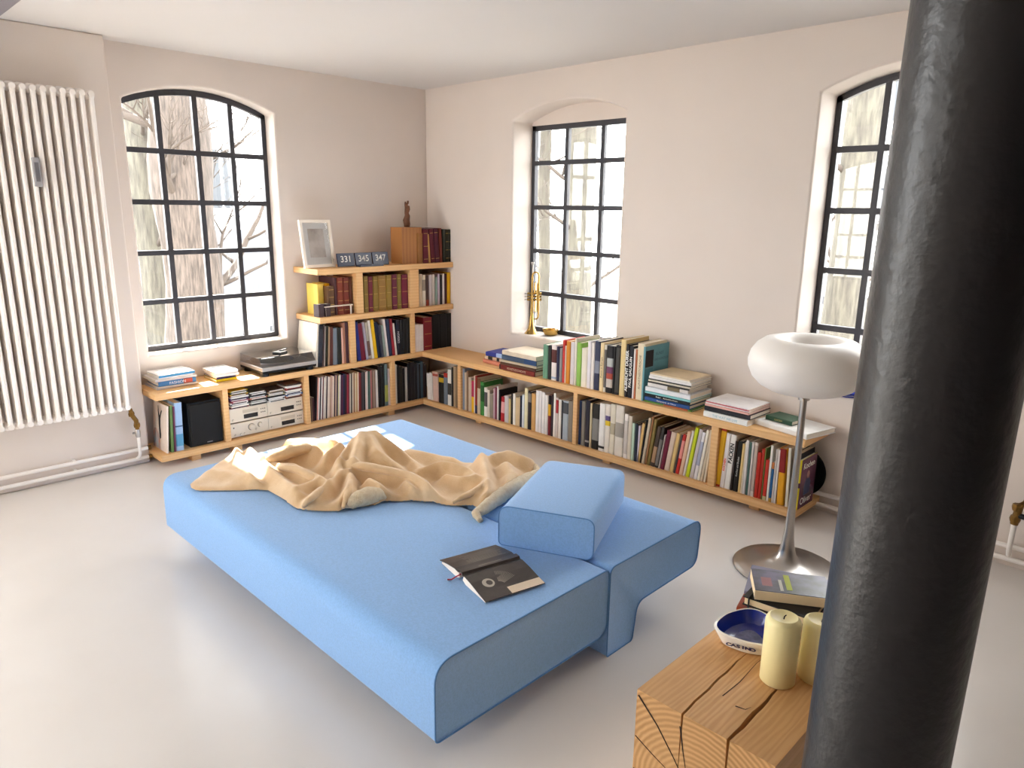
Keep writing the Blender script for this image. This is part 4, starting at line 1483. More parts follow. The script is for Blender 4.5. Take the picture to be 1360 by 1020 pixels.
# stereo components -----------------------------------------------------
def unit(label, y0, y1, z0, z1, kind):
    u = thing('stereo_component', label, 'stereo', (0.15, (y0 + y1) / 2, z0), group='stacked stereo components')
    wd, ht = (y1 - y0) / 2, z1 - z0
    g_ = G()
    g_.box((-0.12, -wd + .002, 0.008), (0.118, wd - .002, ht))
    g_.obj('case', mat('stereo case', 'b9a692', .45), u, bevel=.002)
    g_ = G()
    g_.box((0.118, -wd, 0.007), (0.13, wd, ht))
    fp = g_.obj('front_panel', CHAMP, u, bevel=.002)
    for sy in (-1, 1):
        g_ = G()
        g_.lathe([(0.012, 0), (0.012, 0.0085)], 10, M=TR(0.08, sy * (wd - .03), 0))
        g_.obj('foot', BLACK, u)

    def knob(y, z, r, dep=.01):
        g2 = G()
        g2.lathe([(r, 0), (r, dep * .8), (r * .85, dep), (0, dep)], 20, M=TR(.13, y, z) @ RY(90))
        g2.obj('knob', CHAMP, fp, smooth=True)
        g2 = G()
        g2.lathe([(r * 1.18, 0), (r * 1.18, .0012), (r, .0013)], 20, M=TR(.13, y, z) @ RY(90))
        g2.obj('knob_ring', mat('knob ring', '6d6256', .5), fp, smooth=True)
    if kind == 'amp':
        knob(.012, ht * .58, .02, .018)
        knob(.072, ht * .62, .0145, .016)
        for yy in (-.1, -.062, -.038):
            knob(yy, ht * .22, .0055, .008)
        knob(.045, ht * .34, .0055, .008)
        g2 = G()
        g2.box((.13, -wd + .018, ht * .68), (.1312, -wd + .026, ht * .76))
        g2.obj('indicator', BLACK, fp)
    else:
        g2 = G()
        g2.box((.13, -.035, ht * .22), (.1308, .062, ht * .5))
        g2.obj('display', DARKD, fp)
        if kind != 'tuner':
            g2 = G()
            g2.box((.13, -.04, ht * .6), (.1325, .065, ht * .82))
            g2.obj('disc_tray', mat('tray metal', 'c2b39d', .4), fp, bevel=.001)
        knob(-wd + .022, ht * .24, .0058, .008)
        for a in range(3):
            for b in range(2):
                g2 = G()
                g2.box((.13, .082 + a * .013, ht * (.42 + .22 * b)), (.1325, .089 + a * .013, ht * (.42 + .22 * b) + .006))
                g2.obj('button', mat('knob ring', '6d6256', .5), fp)


YS0, YSM, YS1 = -1.868, -1.606, -1.345
unit('champagne amplifier with two round knobs, lower left of the stereo stack', YS0, YSM - .001, ZLT, ZLT + .099, 'amp')
unit('champagne disc player, lower right of the stereo stack', YSM + .001, YS1, ZLT, ZLT + .099, 'cd')
unit('champagne cassette player with tray, upper left of the stereo stack', YS0, YSM - .001, ZLT + .0995, ZLT + .2, 'cd2')
unit('champagne tuner without a tray, upper right of the stereo stack', YSM + .001, YS1, ZLT + .0995, ZLT + .2, 'tuner')
CDS = [['8a2a3a', 'e8e4e0', '3a5a6a', 'ece8e0', 'b04a5a', '7a3a58', '503070', 'e0dcd8', '903a30', 'caa830', '3a3428', 'd8b428'],
       ['807c78', 'a09c98', '5a5654', '2a2826', 'c8806a', '3c3838', '2a2a2e', '4a4a50', '6a6660'],
       ['e8e4e0', '2c2c30', 'dcdce4', '303034', 'c8b878', '3c2a2a', 'b8a890', '4a3028'],
       ['a05a38', 'b06a48', '3a5a90', 'f0ece8', '2c3c60', 'e8e4e0', 'b03a30', 'c86a58', 'f0ece4', '7a5a50']]
zc = ZLT + .2
for si, st in enumerate(CDS):
    z = zc
    for k, c in enumerate(st):
        t = 0.0098
        if z + t > ZUB - .004:
            break
        cdm = thing('disc_case', '%s disc case, %s from bottom in the %s pile on the stereo' % (cname(c), ORD(k + 1), ('leftmost', 'second', 'third', 'rightmost')[si]), 'disc case',
                    (0.225 + .006 * math.sin(k * 2.1 + si), -1.795 + .1285 * si + .003 * math.sin(k * 3.7), z), R(2.0 * math.sin(k * 1.9 + si)), group='disc cases on the stereo')
        g = G()
        g.box((-.06, -.06, 0.0002), (.06, .06, t - .0002))
        g.obj('case', cover_mat(c), cdm, bevel=.0008, bseg=1)
        g = G()
        g.box((.0601, -.05, .002), (.0605, .05, t - .002))
        g.obj('title_strip', cover_mat('e8e4de' if k % 3 else '35302e'), cdm)
        z += t


# stacks of lying books ---------------------------------------------------
def lying(label, x, y, z, ang, T, L_, Dp, col, name='book', cat='book', group=None, **k):
    """front-left corner of the spine at (x, y); spine runs along ang"""
    root = thing(name, label, cat, M=TR(x, y, z + .0003) @ RZ(ang) @ TR(0, 0, T) @ RY(90), group=group)
    return root, book_parts(root, T, L_, Dp, col, **k)


def pile(x, y, z, ang, items, group, where):
    for k, it in enumerate(items):
        T, L_, Dp, col, dx, dy, da = it[:7]
        op = dict(it[7]) if len(it) > 7 else {}
        lab = op.pop('label', None) or '%s book, %s from bottom in the pile %s' % (cname(col), ORD(k + 1), where)
        ca, sa = math.cos(R(ang)), math.sin(R(ang))
        lying(lab, x + dx * ca - dy * sa, y + dx * sa + dy * ca, z, ang + da, T, L_, Dp, col, group=group, **op)
        z += T + .0006
    return z


GS = 'piles of books on the shelves'
# pile A beside the trumpet window: front spine from px 662 to 716
pile(1.165, -.30, ZUT, 0, [(.034, .345, .24, '8a2f28', 0, 0, -1, {'title': 'KUNSTGESCHICHTE', 'tsize': .02, 'tcol': 'd8c8b0', 'band': [(0, .04, '4a2a24')]}), (.016, .34, .24, '6a4a3a', .005, .004, 0), (.018, .34, .25, 'c3b39c', .005, .006, 1), (.034, .33, .25, '4e617c', .012, .012, 0, {'title': '', 'band': [(.66, 1, '35588a')]}), (.03, .33, .24, 'dfd0ba', .012, .015, -1, {'hard': False})],
     GS, 'beside the green book')
pile(.925, -.235, ZUT, 0, [(.026, .2, .22, 'e2927a', 0, 0, -4), (.024, .18, .2, 'd8bca0', .01, .01, 0, {'band': [(.2, .45, '40342e'), (.7, .85, '35302c')]}), (.03, .2, .2, '3a44a0', .02, .01, 6, {'band': [(.5, .9, 'a8c0e8')]})],
     GS, 'at the corner end of the long shelf')
# standing row on top of the long shelf
PT = -D + .035
GT = 'books standing on the long shelf'
row([(60, 134, 205, '6e9e82'), (136, 183, 215, '323230'), (186, 261, 200, 'eae2de', 0, {'band': [(.5, .86, '6a3430'), (.05, .1, '9ab0cc')]}), (263, 303, 235, '2d2d52'), (305, 348, 260, '929292'), (350, 387, 135, 'd23a32'), (388, 404, 220, 'eadcc8'), (405, 464, 150, 'da9232', 0, {'band': [(0, 1, 'd88a2a')]}),
     (468, 530, 170, 'dad2d2'), (531, 562, 112, 'e2dacb'), (563, 631, 175, '8ebe52', 0, {'band': [(.0, .985, '94c25a')]}), (633, 718, 260, 'eae2ce'), (719, 773, 150, 'e2dee2'), (775, 823, 175, 'eae2da'), (825, 904, 150, '3e4260', 0, {'band': [(.35, .6, '8a8e9c')]}),
     (906, 964, 180, 'ead4a4', 0, {'title': 'Kunst in Europa', 'tcol': '2c2420', 'tsize': .02}), (966, 1003, 205, 'dcd4c4', 0, {'band': [(.1, .9, '77706a')]}), (1005, 1100, 220, '221e20', 0, {'band': [(.12, .3, 'c8beb4'), (.3, .42, 'b8503c'), (.42, .56, '7a4468'), (.56, .74, 'b4b8b4')]}), (1102, 1132, 230, '1c1a1a'), (1135, 1203, 215, '26221e', 0, {'band': [(.05, .95, '4e4a44')]}), (1206, 1284, 130, 'e2ca92')],
    (715, 440), 11.333, 'R', PT, ZUT, ZUT + .4, 'standing row on the long shelf', GT)
row([(168, 204, 160, '1e1820', 0, {'title': 'ALBRECHT D\u00dcRER', 'tsize': .03, 'bold': .0008}), (206, 256, 180, '1a1c26', 0, {'title': 'PAUL GAUGUIN', 'tsize': .026, 'bold': .0004}), (259, 279, 215, 'ece8e4'), (280, 299, 220, 'c87850'), (301, 383, 150, 'e6d6b6', 0, {'title': 'KUNSTHISTORISCHE', 'tcol': '6a5c4a', 'tsize': .022})],
    (810, 440), 9.067, 'R', PT, ZUT, ZUT + .4, 'standing row on the long shelf', GT)
# teal front cover of the last standing book
tb = thing('book', 'teal art book, its patterned front cover facing the pile of white books', 'book', M=TR(2.352, PT, ZUT + .0004), group=GT)
TEAL = '6ea3ad'
cvt = book_parts(tb, .014, .325, .25, TEAL)
for a0, a1, b0, b1, c in ((.005, .085, .2, .3, '2a2226'), (.092, .245, .185, .318, '6ba6b4'), (.005, .085, .02, .19, '5d97a6'), (.092, .245, .02, .165, '6a4a2c')):
    g = G()
    g.add([(.0147, a0, b0), (.0147, a1, b0), (.0147, a1, b1), (.0147, a0, b1)], [(0, 1, 2, 3)])
    g.obj('cover_panel', cover_mat(c), cvt)
M_ = RZ(90) @ RX(90)
text('KUNST', .026, mat('ink 2e5a66', '2e5a66', .5), cvt, TR(.0152, .15, .27) @ M_)
text('UND K\u00dcNSTLER', .02, mat('ink 2e5a66', '2e5a66', .5), cvt, TR(.0152, .168, .235) @ M_)
# pile C
pile(2.378, -.285, ZUT, 0, [(.010, .32, .24, '6a9a4a', 0, 0, 0, {'band': [(.42, .92, 'b8643c')]}), (.022, .30, .235, '2f5aa0', .002, 0, 0, {'title': 'Meisterwerke  der Malerei', 'tsize': .012}), (.020, .30, .235, '1c1a1e', .002, .002, 0, {'title': 'Becker     Romanische K\u00fcnste', 'tsize': .012}),
                            (.014, .305, .24, '86c4c8', .003, -.002, 0), (.026, .30, .24, 'e6e8ec', .006, -.004, 0), (.022, .27, .22, 'e2dcd8', .012, .01, 0, {'band': [(.5, .8, '8a7a5a')]}),
                            (.008, .28, .24, '4a4440', .012, .01, -1, {'hard': False}), (.009, .28, .23, 'e8e0cc', .012, .012, 0, {'hard': False}), (.006, .28, .23, '3a3632', .014, .014, 1, {'hard': False}), (.016, .28, .23, 'eceae6', .016, .012, 1), (.010, .27, .22, 'eeeae4', .018, .016, 0, {'hard': False}), (.008, .27, .22, 'e4cfab', .018, .018, -2, {'hard': False})],
     GS, 'leaning against the teal book')
# pile D
pile(2.783, -.305, ZUT, -2, [(.032, .262, .24, 'efefec', 0, 0, 0, {'title': 'THE WAY WE LIVE', 'tsize': .018, 'tcol': '8ab8c8'}), (.026, .27, .23, '302e34', -.002, .01, 1, {'title': '- - - - - - - -', 'tsize': .008, 'tcol': '8a8888'}), (.012, .262, .23, 'e6b4a8', -.003, .012, 0), (.007, .262, .23, 'e8e4e2', -.003, .014, 1, {'hard': False}), (.005, .26, .22, 'cf6a72', .0, .016, -1, {'hard': False}), (.006, .26, .22, 'ebe8e8', .0, .018, 0, {'hard': False})],
     GS, 'of white and black books')
# pile E
pile(3.05, -.235, ZUT, -13, [(.028, .315, .24, 'ecebe8', 0, 0, 0, {'title': '      ', 'label': 'large white picture book at the open end of the long shelf'}), (.024, .155, .12, '2f5a40', .03, .045, 3, {'title': 'GARTEN', 'tsize': .012, 'tcol': 'c8b060', 'label': 'small dark green book lying on the large white book'})],
     GS, 'at the open end')
# pile of magazines left of the turntable: front spine on the left shelf faces +x
pile(.215, -2.268, ZUT, 90, [(.008, .235, .2, 'c8c8d0', .0, 0, 2, {'hard': False}), (.009, .24, .21, 'd8d0cc', .0, 0, -3, {'hard': False}), (.028, .225, .19, '4f86bc', .012, .0, 0, {'title': 'FASHION', 'tsize': .024, 'label': 'blue spined fashion book in the pile left of the turntable', 'band': [(.66, .9, 'd0604a')]}), (.016, .25, .2, 'e0d8d4', -.004, .004, 1, {'hard': False}), (.007, .21, .18, 'f2f0ee', .015, .01, 0, {'hard': False}), (.012, .22, .18, '4a9ad0', .02, .005, 3, {'hard': False}), (.004, .22, .18, 'f6f4f2', .02, .007, 3, {'hard': False})],
     GS, 'left of the turntable')
pile(.258, -1.922, ZUT, 90, [(.018, .135, .19, 'e2c21c', 0, 0, 0), (.011, .125, .19, '4a3a68', .004, 0, 1), (.018, .15, .2, 'ece6e2', -.002, .002, -2), (.016, .15, .2, 'f2f0ec', -.002, .004, 1)],
     GS, 'next to the turntable')
# items in the raised tiers
row([(226, 282, 95, 'f1e5d2', 7, {'d': .25, 'label': 'cream slipcase leaning at the left end of the middle tier', 'pages': mat('cream card', 'f1e5d2', .8)})], (400, 420), 12.364, 'L', T2 - .01, ZUT, Z2B - .005, 'left end', GL)
for i, (y, T, lab) in enumerate(((-1.146, .05, 'pale yellow thick volume at the left of the top tier'), (-1.094, .046, 'deep yellow thick volume beside the pale yellow one'))):
    b = thing('book', lab, 'book', M=TR(.215, y, Z2T + .0004) @ RZ(90), group=GL)
    book_parts(b, T, .218, .15, ('eccf62', 'e8b71c')[i], pages=mat('yellowed paper', 'ecd98c', .9))
for i, (y, lab) in enumerate(((-1.192, 'dark brown small volume at the left edge of the top tier'), (-1.142, 'dark brown small volume in front of the yellow books'))):
    b = thing('book', lab, 'book', M=TR(.30, y, Z2T + .0004) @ RZ(96), group=GL)
    book_parts(b, .046, .088, .062, ('4e343a', '452c30')[i])
bn = thing('model_bench', 'tiny white model bench in front of the leather volumes', 'ornament', (.268, -1.035, Z2T))
WOODW = mat('whitened wood', 'e6d6c6', .6)
g = G()
g.box((-.035, -.115, .064), (.035, .115, .071))
g.obj('bench_top', WOODW, bn, bevel=.0015)
for sx in (-.026, .026):
    for sy in (-.1, .1):
        g = G()
        g.box((sx - .004, sy - .004, 0), (sx + .004, sy + .004, .064))
        g.obj('leg', WOODW, bn)
# top of the stepped shelf
pf = thing('picture_frame', 'white framed grey photograph leaning on the left wall', 'picture', M=TR(.20, -1.115, Z3T + .0005) @ RY(-9) @ RZ(2))
FRW = mat('pale frame', 'eee2d2', .5)
fw_, fh_ = .122, .325
for a, b in (((-.0, -fw_, 0), (.018, -fw_ + .02, fh_)), ((0, fw_ - .02, 0), (.018, fw_, fh_)), ((0, -fw_ + .02, 0), (.018, fw_ - .02, .02)), ((0, -fw_ + .02, fh_ - .02), (.018, fw_ - .02, fh_))):
    g = G()
    g.box(a, b)
    g.obj('frame_rail', FRW, pf)
g = G()
g.box((.002, -fw_ + .018, .018), (.008, fw_ - .018, fh_ - .018))
g.obj('mount', mat('passe-partout', 'e4e2df', .8), pf)
g = G()
g.box((.008, -.062, .07), (.0086, .062, .265))
g.obj('photograph', mat('grey photograph', 'c9bfb6', .35, col2='8d7d72', scale=9, detail=3), pf)
g = G()
g.box((.0105, -fw_ + .018, .018), (.012, fw_ - .018, fh_ - .018))
g.obj('glass', glass_mat('picture glass', (1, 1, 1), .5), pf)
NAVY = mat('navy enamel', '111d42', .3, var=.15, scale=30)
for i, nn in enumerate(('331', '345', '347')):
    y0 = -.993 + .147 * i
    pp = thing('number_plate', '%s navy enamel number plate, white numerals %s' % (('leftmost', 'middle', 'rightmost')[i], nn), 'number plate', M=TR(.235, y0, Z3T + .0005) @ RY(-10), group='number plates')
    g = G()
    g.box((0, 0, 0), (.012, .141, .094))
    g.obj('plate', NAVY, pp, bevel=.003)
    text(nn, .062, WHITEP, pp, TR(.0128, .07, .05) @ RZ(90) @ RX(90), name='numerals', bold=.0006)
g = G()
g.box((-.03, -.1, 0), (.03, .1, .006))
g.box((-.03, -.1, .006), (-.024, .1, .012))
g.box((.024, -.1, .006), (.03, .1, .012))
o = g.obj('pen_tray', NAVY)
o.location = (.29, -.76, Z3T + .0004)
tag(o, 'small dark blue tray lying before the number plates', 'tray')
wb = thing('wooden_plinth', 'upright brown wooden block carrying the carved figure', 'wooden block', (.215, -.372, Z3T + .0003))
CED = rings_mat('brown cedar', 'a8713c', '8a5728', 10, kind='BANDS', axis='Y', distort=2, stretch=(1, 1, .2))
g = G()
g.box((-.07, -.094, 0), (.07, .094, .27))
g.obj('block', CED, wb, bevel=.002)
fg = thing('carved_figure', 'small dark carved wooden figure on the upright block', 'sculpture', (.215, -.362, Z3T + .2706))
g = G()
pts = [(0, 0, 0), (.002, 0, .02), (0, -.004, .05), (.003, .004, .085), (-.002, .002, .105), (.002, .006, .13), (.003, .004, .15), (0, -.004, .165), (.002, .012, .178), (0, .014, .195)]
g.tube(pts, [.02, .024, .026, .02, .016, .02, .019, .012, .009, .006], 12)
g.v = [tuple(Vector(p) + noise.noise_vector(Vector(p) * 60) * .004) for p in g.v]
g.obj('body', mat('dark carved wood', '6e4020', .55, var=.4, scale=40), fg, smooth=True, angle=180)
g = G()
g.tube([(0, -.006, .15), (.004, -.014, .17), (.002, -.012, .186)], [.008, .007, .005], 8)
g.obj('raised_arm', MATS['dark carved wood'], fg, smooth=True, angle=180)

# turntable ---------------------------------------------------------------
tt = thing('turntable', 'silver turntable with a smoked dust cover under the left window', 'turntable', (.168, -1.45, ZUT))
SILV = mat('brushed silver', 'b9b5b3', .35, metal=.6)
hx_, hy_ = .158, .198
g = G()
g.box((-hx_, -hy_, .024), (hx_ + .006, hy_, .040))
g.obj('base', BLACK, tt, bevel=.004)
g = G()
g.box((-hx_, -hy_ - .002, .040), (hx_ + .012, hy_ + .002, .064))
g.obj('plinth', SILV, tt, bevel=.003)
for sx in (-.11, .125):
    for sy in (-.165, .165):
        g = G()
        g.lathe([(.026, 0), (.028, .006), (.024, .025)], 16, M=TR(sx, sy, 0))
        g.obj('foot', BLACK, tt, smooth=True)
g = G()
g.lathe([(.138, .064), (.14, .068), (.138, .078), (.0, .078)], 40, M=TR(-.01, -.04, 0))
pl_ = g.obj('platter', SILV, tt, smooth=True)
g = G()
g.lathe([(.145, .0785), (.145, .080), (.05, .0802), (.0, .0802)], 40, M=TR(-.01, -.04, 0))
g.obj('record', mat('vinyl', '141416', .25), pl_, smooth=True)
g = G()
g.tube([(-.1, .15, .085), (.02, .155, .088), (.06, .12, .086), (.075, .1, .084)], .004, 8)
g.lathe([(.02, .064), (.018, .09)], 16, M=TR(-.1, .15, 0))
g.obj('tonearm', CHROME, tt, smooth=True)
SMOKE = glass_mat('smoked acrylic', (.62, .6, .64), 4.0, 1.5)
lz0, lz1 = .066, .118
g = G()
A = [(-hx_ + .002, -hy_ + .002), (hx_ - .002, -hy_ + .002), (hx_ - .002, hy_ - .002), (-hx_ + .002, hy_ - .002)]
Bq = [(-hx_ + .004, -hy_ + .006), (hx_ - .035, -hy_ + .006), (hx_ - .035, hy_ - .006), (-hx_ + .004, hy_ - .006)]
g.add([(a, b, lz0) for a, b in A] + [(a, b, lz1) for a, b in Bq], [(4, 5, 6, 7), (0, 1, 5, 4), (1, 2, 6, 5), (2, 3, 7, 6), (3, 0, 4, 7)])
g.obj('dust_cover', SMOKE, tt)
g = G()
g.box((-.02, -.03, lz1 + .0005), (.045, .045, lz1 + .010), M=RZ(24))
g.box((.0, .02, lz1 + .010), (.02, .09, lz1 + .016), M=RZ(30))
o = g.obj('record_brush', BLACK)
o.location = (.168, -1.45, ZUT)
tag(o, 'black record brush lying on the turntable dust cover', 'record brush')

# trumpet and brass dish on the window sill --------------------------------
tp = thing('trumpet', 'brass trumpet standing on its bell on the window sill', 'trumpet', (1.108, .085, .67), R(45))
g = G()
g.lathe([(.052, 0), (.0525, .002), (.046, .008), (.035, .022), (.025, .045), (.018, .08), (.0125, .13), (.0095, .22), (.008, .32), (.0075, .42)], 32)
bell = g.obj('bell', BRASS, tp, smooth=True)
g = G()
g.tube([(0, 0, .42)] + [(.024 - .024 * math.cos(a), 0, .42 + .03 * math.sin(a)) for a in [math.pi * k / 10 for k in range(1, 11)]] + [(.048, 0, .42), (.048, 0, .14)], .0065, 10)
g.tube([(.048, 0, .14), (.046, 0, .118), (.034, 0, .108), (.018, 0, .108)], .006, 10)
g.obj('tubing', BRASS, tp, smooth=True)
for k, yy in enumerate((-.022, 0, .022)):
    g = G()
    g.tube([(-.035, .0, .27 + yy), (.07, .0, .27 + yy)], .009, 12, M=TR(0.0, .022, 0))
    vv = g.obj('valve', BRASS, tp, smooth=True)
    g = G()
    g.tube([(-.035, .022, .27 + yy), (-.05, .022, .27 + yy)], .003, 8)
    g.lathe([(.007, 0), (.008, .003), (.0, .004)], 12, M=TR(-.05, .022, .27 + yy) @ RY(-90))
    g.obj('finger_button', CHROME, vv, smooth=True)
g = G()
g.tube([(.02, .0, .3), (.02, 0, .37), (.028, 0, .38), (.036, 0, .37), (.036, 0, .17), (.028, 0, .158), (.02, 0, .17), (.02, 0, .24)], .0055, 8)
g.obj('tuning_slide', BRASS, tp, smooth=True)
g = G()
g.tube([(0.002, .012, .40), (0.002, .012, .47), (0.002, .012, .50)], [.005, .005, .006], 10)
g.lathe([(.006, .5), (.012, .515), (.013, .52), (.006, .512)], 14, M=TR(.002, .012, 0))
g.obj('mouthpiece', CHROME, tp, smooth=True)
db = thing('brass_dish', 'small polished brass dish on the sill beside the trumpet', 'dish', (1.262, .13, .67))
g = G()
g.lathe([(.03, 0), (.032, .003), (.05, .008), (.056, .03), (.058, .045), (.054, .044), (.05, .012), (.0, .008)], 32)
g.obj('bowl', BRASS, db, smooth=True)
for k in range(3):
    g = G()
    g.box((-.006, .05, .038), (.006, .062, .05), M=RZ(120 * k + 20))
    g.obj('rim_rest', BRASS, db)
bd = thing('blue_dish', 'dark blue dish on the sill of the window behind the lamp', 'dish', (3.405, .04, .645))
g = G()
g.lathe([(.05, 0), (.052, .004), (.085, .016), (.11, .03), (.112, .034), (.106, .032), (.05, .01), (0, .009)], 36)
g.obj('bowl', CBLUE, bd, smooth=True)

# books on the oak block ------------------------------------------------
GK = 'books on the oak block'
DARKP = mat('garden cover', '2a2f28', .3, col2='6c6785', scale=16, detail=5)
r_, c_ = lying('lowest rust-red book in the stack on the oak block', 3.962, -2.172, OZ, 14, .02, .21, .15, 'b04a2a', group=GK)
r_, c_ = lying('lilac and grey magazine in the stack on the oak block', 3.945, -2.10, OZ + .0206, 20, .010, .24, .16, '8a88a0', group=GK, hard=False)
na, nl, nd_ = R(6), .17, .125
NB = Vector((3.975, -2.168)) + nl * Vector((math.cos(na), math.sin(na))) + nd_ * Vector((-math.sin(na), math.cos(na)))
nb = thing('notebook', 'black notebook with cream pages and elastic band on the oak block', 'notebook', M=TR(NB.x, NB.y, OZ + .0312) @ RZ(186) @ TR(0, 0, .024) @ RY(90), group=GK)
book_parts(nb, .024, nl, nd_, '1a1a1c', hard=True, pages=mat('cream pages', 'e3cda8', .9))
g = G()
g.tube([(-.0015, .02, nl - .016), (-.0015, nd_ - .002, nl - .016), (.002, nd_ + .0015, nl - .016), (.022, nd_ + .0015, nl - .016), (.0255, nd_ - .004, nl - .016)], .0022, 6)
g.tube([(.020, nd_ + .002, nl - .016), (.04, nd_ + .008, nl - .018), (.052, nd_ + .012, nl - .018)], .0022, 6)
g.obj('elastic_band', BLACK, nb, smooth=True)
tbk = thing('paperback', 'thick paperback with a dark garden photograph on top of the stack', 'book', M=TR(4.004, -2.165, OZ + .0556) @ RZ(32) @ TR(0, 0, .026) @ RY(90), group=GK)
cv_ = book_parts(tbk, .026, .185, .118, '4a4f44', hard=False, cov=DARKP, pages=MATS['cream pages'])
# page edges face the camera: close the spine side with paper
g = G()
g.box((.0012, -.0006, .0), (.0248, .004, .185))
g.obj('page_edge', MATS['cream pages'], tbk)
for a0, a1, b0, b1, c in ((.02, .1, .078, .092, 'b4bf3e'), (.012, .07, .062, .07, 'd0d0c8'), (.03, .075, .02, .045, 'b07a80')):
    g = G()
    g.add([(-.0006, a0, b0), (-.0006, a1, b0), (-.0006, a1, b1), (-.0006, a0, b1)], [(0, 1, 2, 3)])
    g.obj('cover_print', cover_mat(c), tbk)


# ------------------------------------------------------------------ outside: courtyard trees and houses
BARK = mat('bark', '544b45', .95, col2='332d29', scale=7, stretch=(6, 6, .8), bump=.8, bscale=9)
BARKG = mat('mossy bark', '57544a', .95, col2='3d3934', scale=5, stretch=(5, 5, .8), bump=.8, bscale=9)
TWIG = mat('twigs', '453d37', .95)


def limb(p, d, L_, r0, gg, rng, depth):
    pts, rad = [p.copy()], [r0]
    n_ = 6
    for k in range(n_):
        d = (d + Vector((rng.uniform(-.22, .22), rng.uniform(-.22, .22), rng.uniform(-.1, .18)))).normalized()
        p = p + d * (L_ / n_)
        pts.append(p.copy())
        rad.append(max(r0 * (1 - .8 * (k + 1) / n_), .004))
    gg.tube(pts, rad, 6 if depth else 8)
    if depth < 3:
        for k in range(4 if depth else 5):
            i = rng.randint(1, n_)
            dd = (d + Vector((rng.uniform(-1, 1), rng.uniform(-1, 1), rng.uniform(-.5, .7)))).normalized()
            limb(pts[i], dd, L_ * rng.uniform(.4, .65), rad[i] * .55 + .002, gg, rng, depth + 1)


def tree(label, x, y, r, mt, seed, lean=(0, 0), hs=(1.2, 2.0, 2.6, 3.4, 4.5)):
    rng = random.Random(seed)
    t = thing('bare_tree', label, 'tree', (x, y, -3.2), group='trees outside')
    g_ = G()
    pts = [(lean[0] * z, lean[1] * z, z) for z in [k * .35 for k in range(30)]]
    g_.tube(pts, [r * (1.25 - .03 * k) if k < 6 else r * (1.08 - .018 * (k - 6)) for k in range(30)], 18)
    g_.v = [tuple(Vector(p) + Vector((noise.noise(Vector((p[0] * 4, p[1] * 4, p[2] * .9 + seed))), noise.noise(Vector((p[1] * 4, p[0] * 4, p[2] * .9 - seed))), 0)) * r * .3) for p in g_.v]
    g_.obj('trunk', mt, t, smooth=True, angle=180)
    for h in hs:
        gg = G()
        a = rng.uniform(0, 6.28)
        z = 3.2 + h
        limb(Vector((lean[0] * z, lean[1] * z, z)), Vector((math.cos(a), math.sin(a), .5)), rng.uniform(1.6, 2.8), r * .16, gg, rng, 0)
        gg.obj('branch', TWIG, t, smooth=True, angle=180)


def seen(u, v, dist):
    d = ray(u, v)
    d.z = 0
    d.normalize()
    return CAM + d * dist


p = seen(247, 290, 9.6)
tree('broad tree trunk close behind the left window', p.x, p.y, .36, BARK, 3, hs=(.4, 1.5, 2.3, 3.2))
p = seen(195, 230, 11.5)
tree('mossy tree trunk at the left edge of the left window', p.x, p.y, .24, BARKG, 5, hs=(.2, .9, 1.6, 2.4, 3.2))
p = seen(770, 290, 11.0)
tree('pale tree trunk filling the middle panes of the middle window', p.x, p.y, .22, BARKG, 8, hs=(.3, 1.2, 1.9, 2.6, 3.3))
p = seen(722, 380, 12.0)
tree('slanting mossy trunk at the left of the middle window', p.x, p.y, .1, BARKG, 11, lean=(.05, -.06), hs=(.5, 1.4, 2.2, 3.0))
p = seen(1138, 260, 8.5)
tree('forked tree behind the window beside the pillar', p.x, p.y, .22, BARKG, 14, hs=(-.2, .3, .8, 1.3, 1.9, 2.6))

FAC = mat('pale facade', 'f1efec', .9, var=.05, scale=2)
FAC2 = mat('buff facade', 'c9c4bd', .9, var=.06, scale=2)
ROOF = mat('grey roof', '45464a', .9, var=.2, scale=5)
WFR = mat('house window', '33373c', .3)


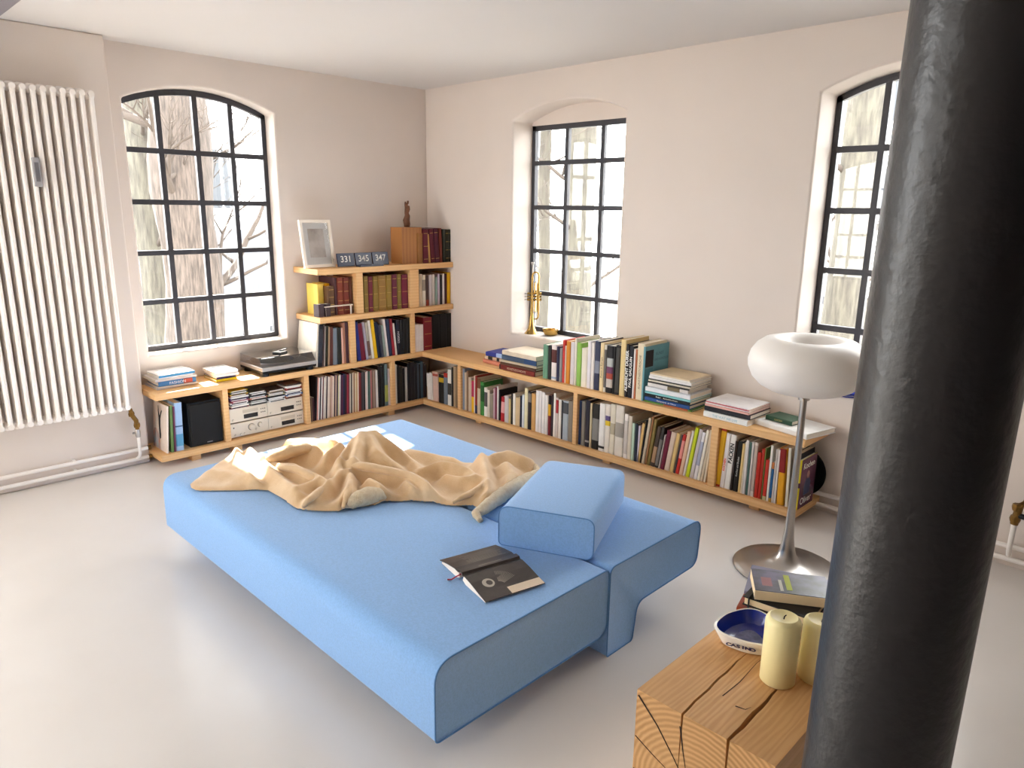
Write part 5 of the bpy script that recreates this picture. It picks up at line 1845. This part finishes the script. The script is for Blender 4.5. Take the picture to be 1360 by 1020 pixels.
def house(label, x, y, rz, w_, d_, h_, fac, wins, roof=True):
    hs = thing('house', label, 'building', (x, y, -3.2), rz, group='houses outside')
    g_ = G()
    g_.box((-w_ / 2, 0, 0), (w_ / 2, d_, h_))
    g_.obj('walls', fac, hs)
    if roof:
        g_ = G()
        g_.prism([(-.35, h_), (d_ + .35, h_), (d_ / 2, h_ + d_ * .32)], -w_ / 2 - .3, w_ / 2 + .3, ax=0)
        g_.obj('roof', ROOF, hs)
    else:
        g_ = G()
        g_.box((-w_ / 2 - .15, -.15, h_), (w_ / 2 + .15, d_, h_ + .18))
        g_.obj('parapet', ROOF, hs)
    for a, z, ww, hh in wins:
        g_ = G()
        g_.box((a - ww / 2, -.04, z), (a + ww / 2, .02, z + hh))
        f_ = g_.obj('window', FAC, hs)
        g_ = G()
        g_.box((a - ww / 2 + .07, -.05, z + .07), (a - .03, -.041, z + hh - .07))
        g_.box((a + .03, -.05, z + .07), (a + ww / 2 - .07, -.041, z + hh - .07))
        g_.obj('pane', WFR, f_)


# seen through the left window (house fronts face +x): local -y turned to +x
house('white house with tall windows beyond the left window', -15.5, 4.5, R(90), 13, 7, 10, FAC, [(-4.5 + 2.6 * k, z, 1.0, 1.7) for k in range(5) for z in (4.6, 7.4)])
house('low shed with a grey roof beyond the left window', -10.5, 3.4, R(90), 9, 4, 2.9, FAC2, [(-3 + 1.9 * k, 1.1, .9, 1.1) for k in range(4)])
# seen through the right-hand windows (fronts face -y)
house('pale house beyond the middle window', -3.5, 17, 0, 11, 7, 9.5, FAC, [(-4 + 2.6 * k, z, 1.0, 1.6) for k in range(4) for z in (4.4, 7.0)])
house('low grey-roofed building beyond the middle window', -1.2, 12.5, 0, 8, 3, 2.8, FAC2, [(-3 + 1.8 * k, 1.0, .9, 1.1) for k in range(4)], roof=False)
house('buff house beyond the window beside the pillar', 3.8, 19, 0, 6, 6, 8.5, FAC2, [(-1.8 + 1.8 * k, z, .9, 1.5) for k in range(3) for z in (4.2, 6.6)])
g = G()
g.box((-40, -40, -3.4), (40, 40, -3.2))
tag(g.obj('courtyard_ground', mat('courtyard paving', '85827d', .95, var=.2, scale=.7)), 'pale courtyard ground outside the windows', 'ground', kind='structure')
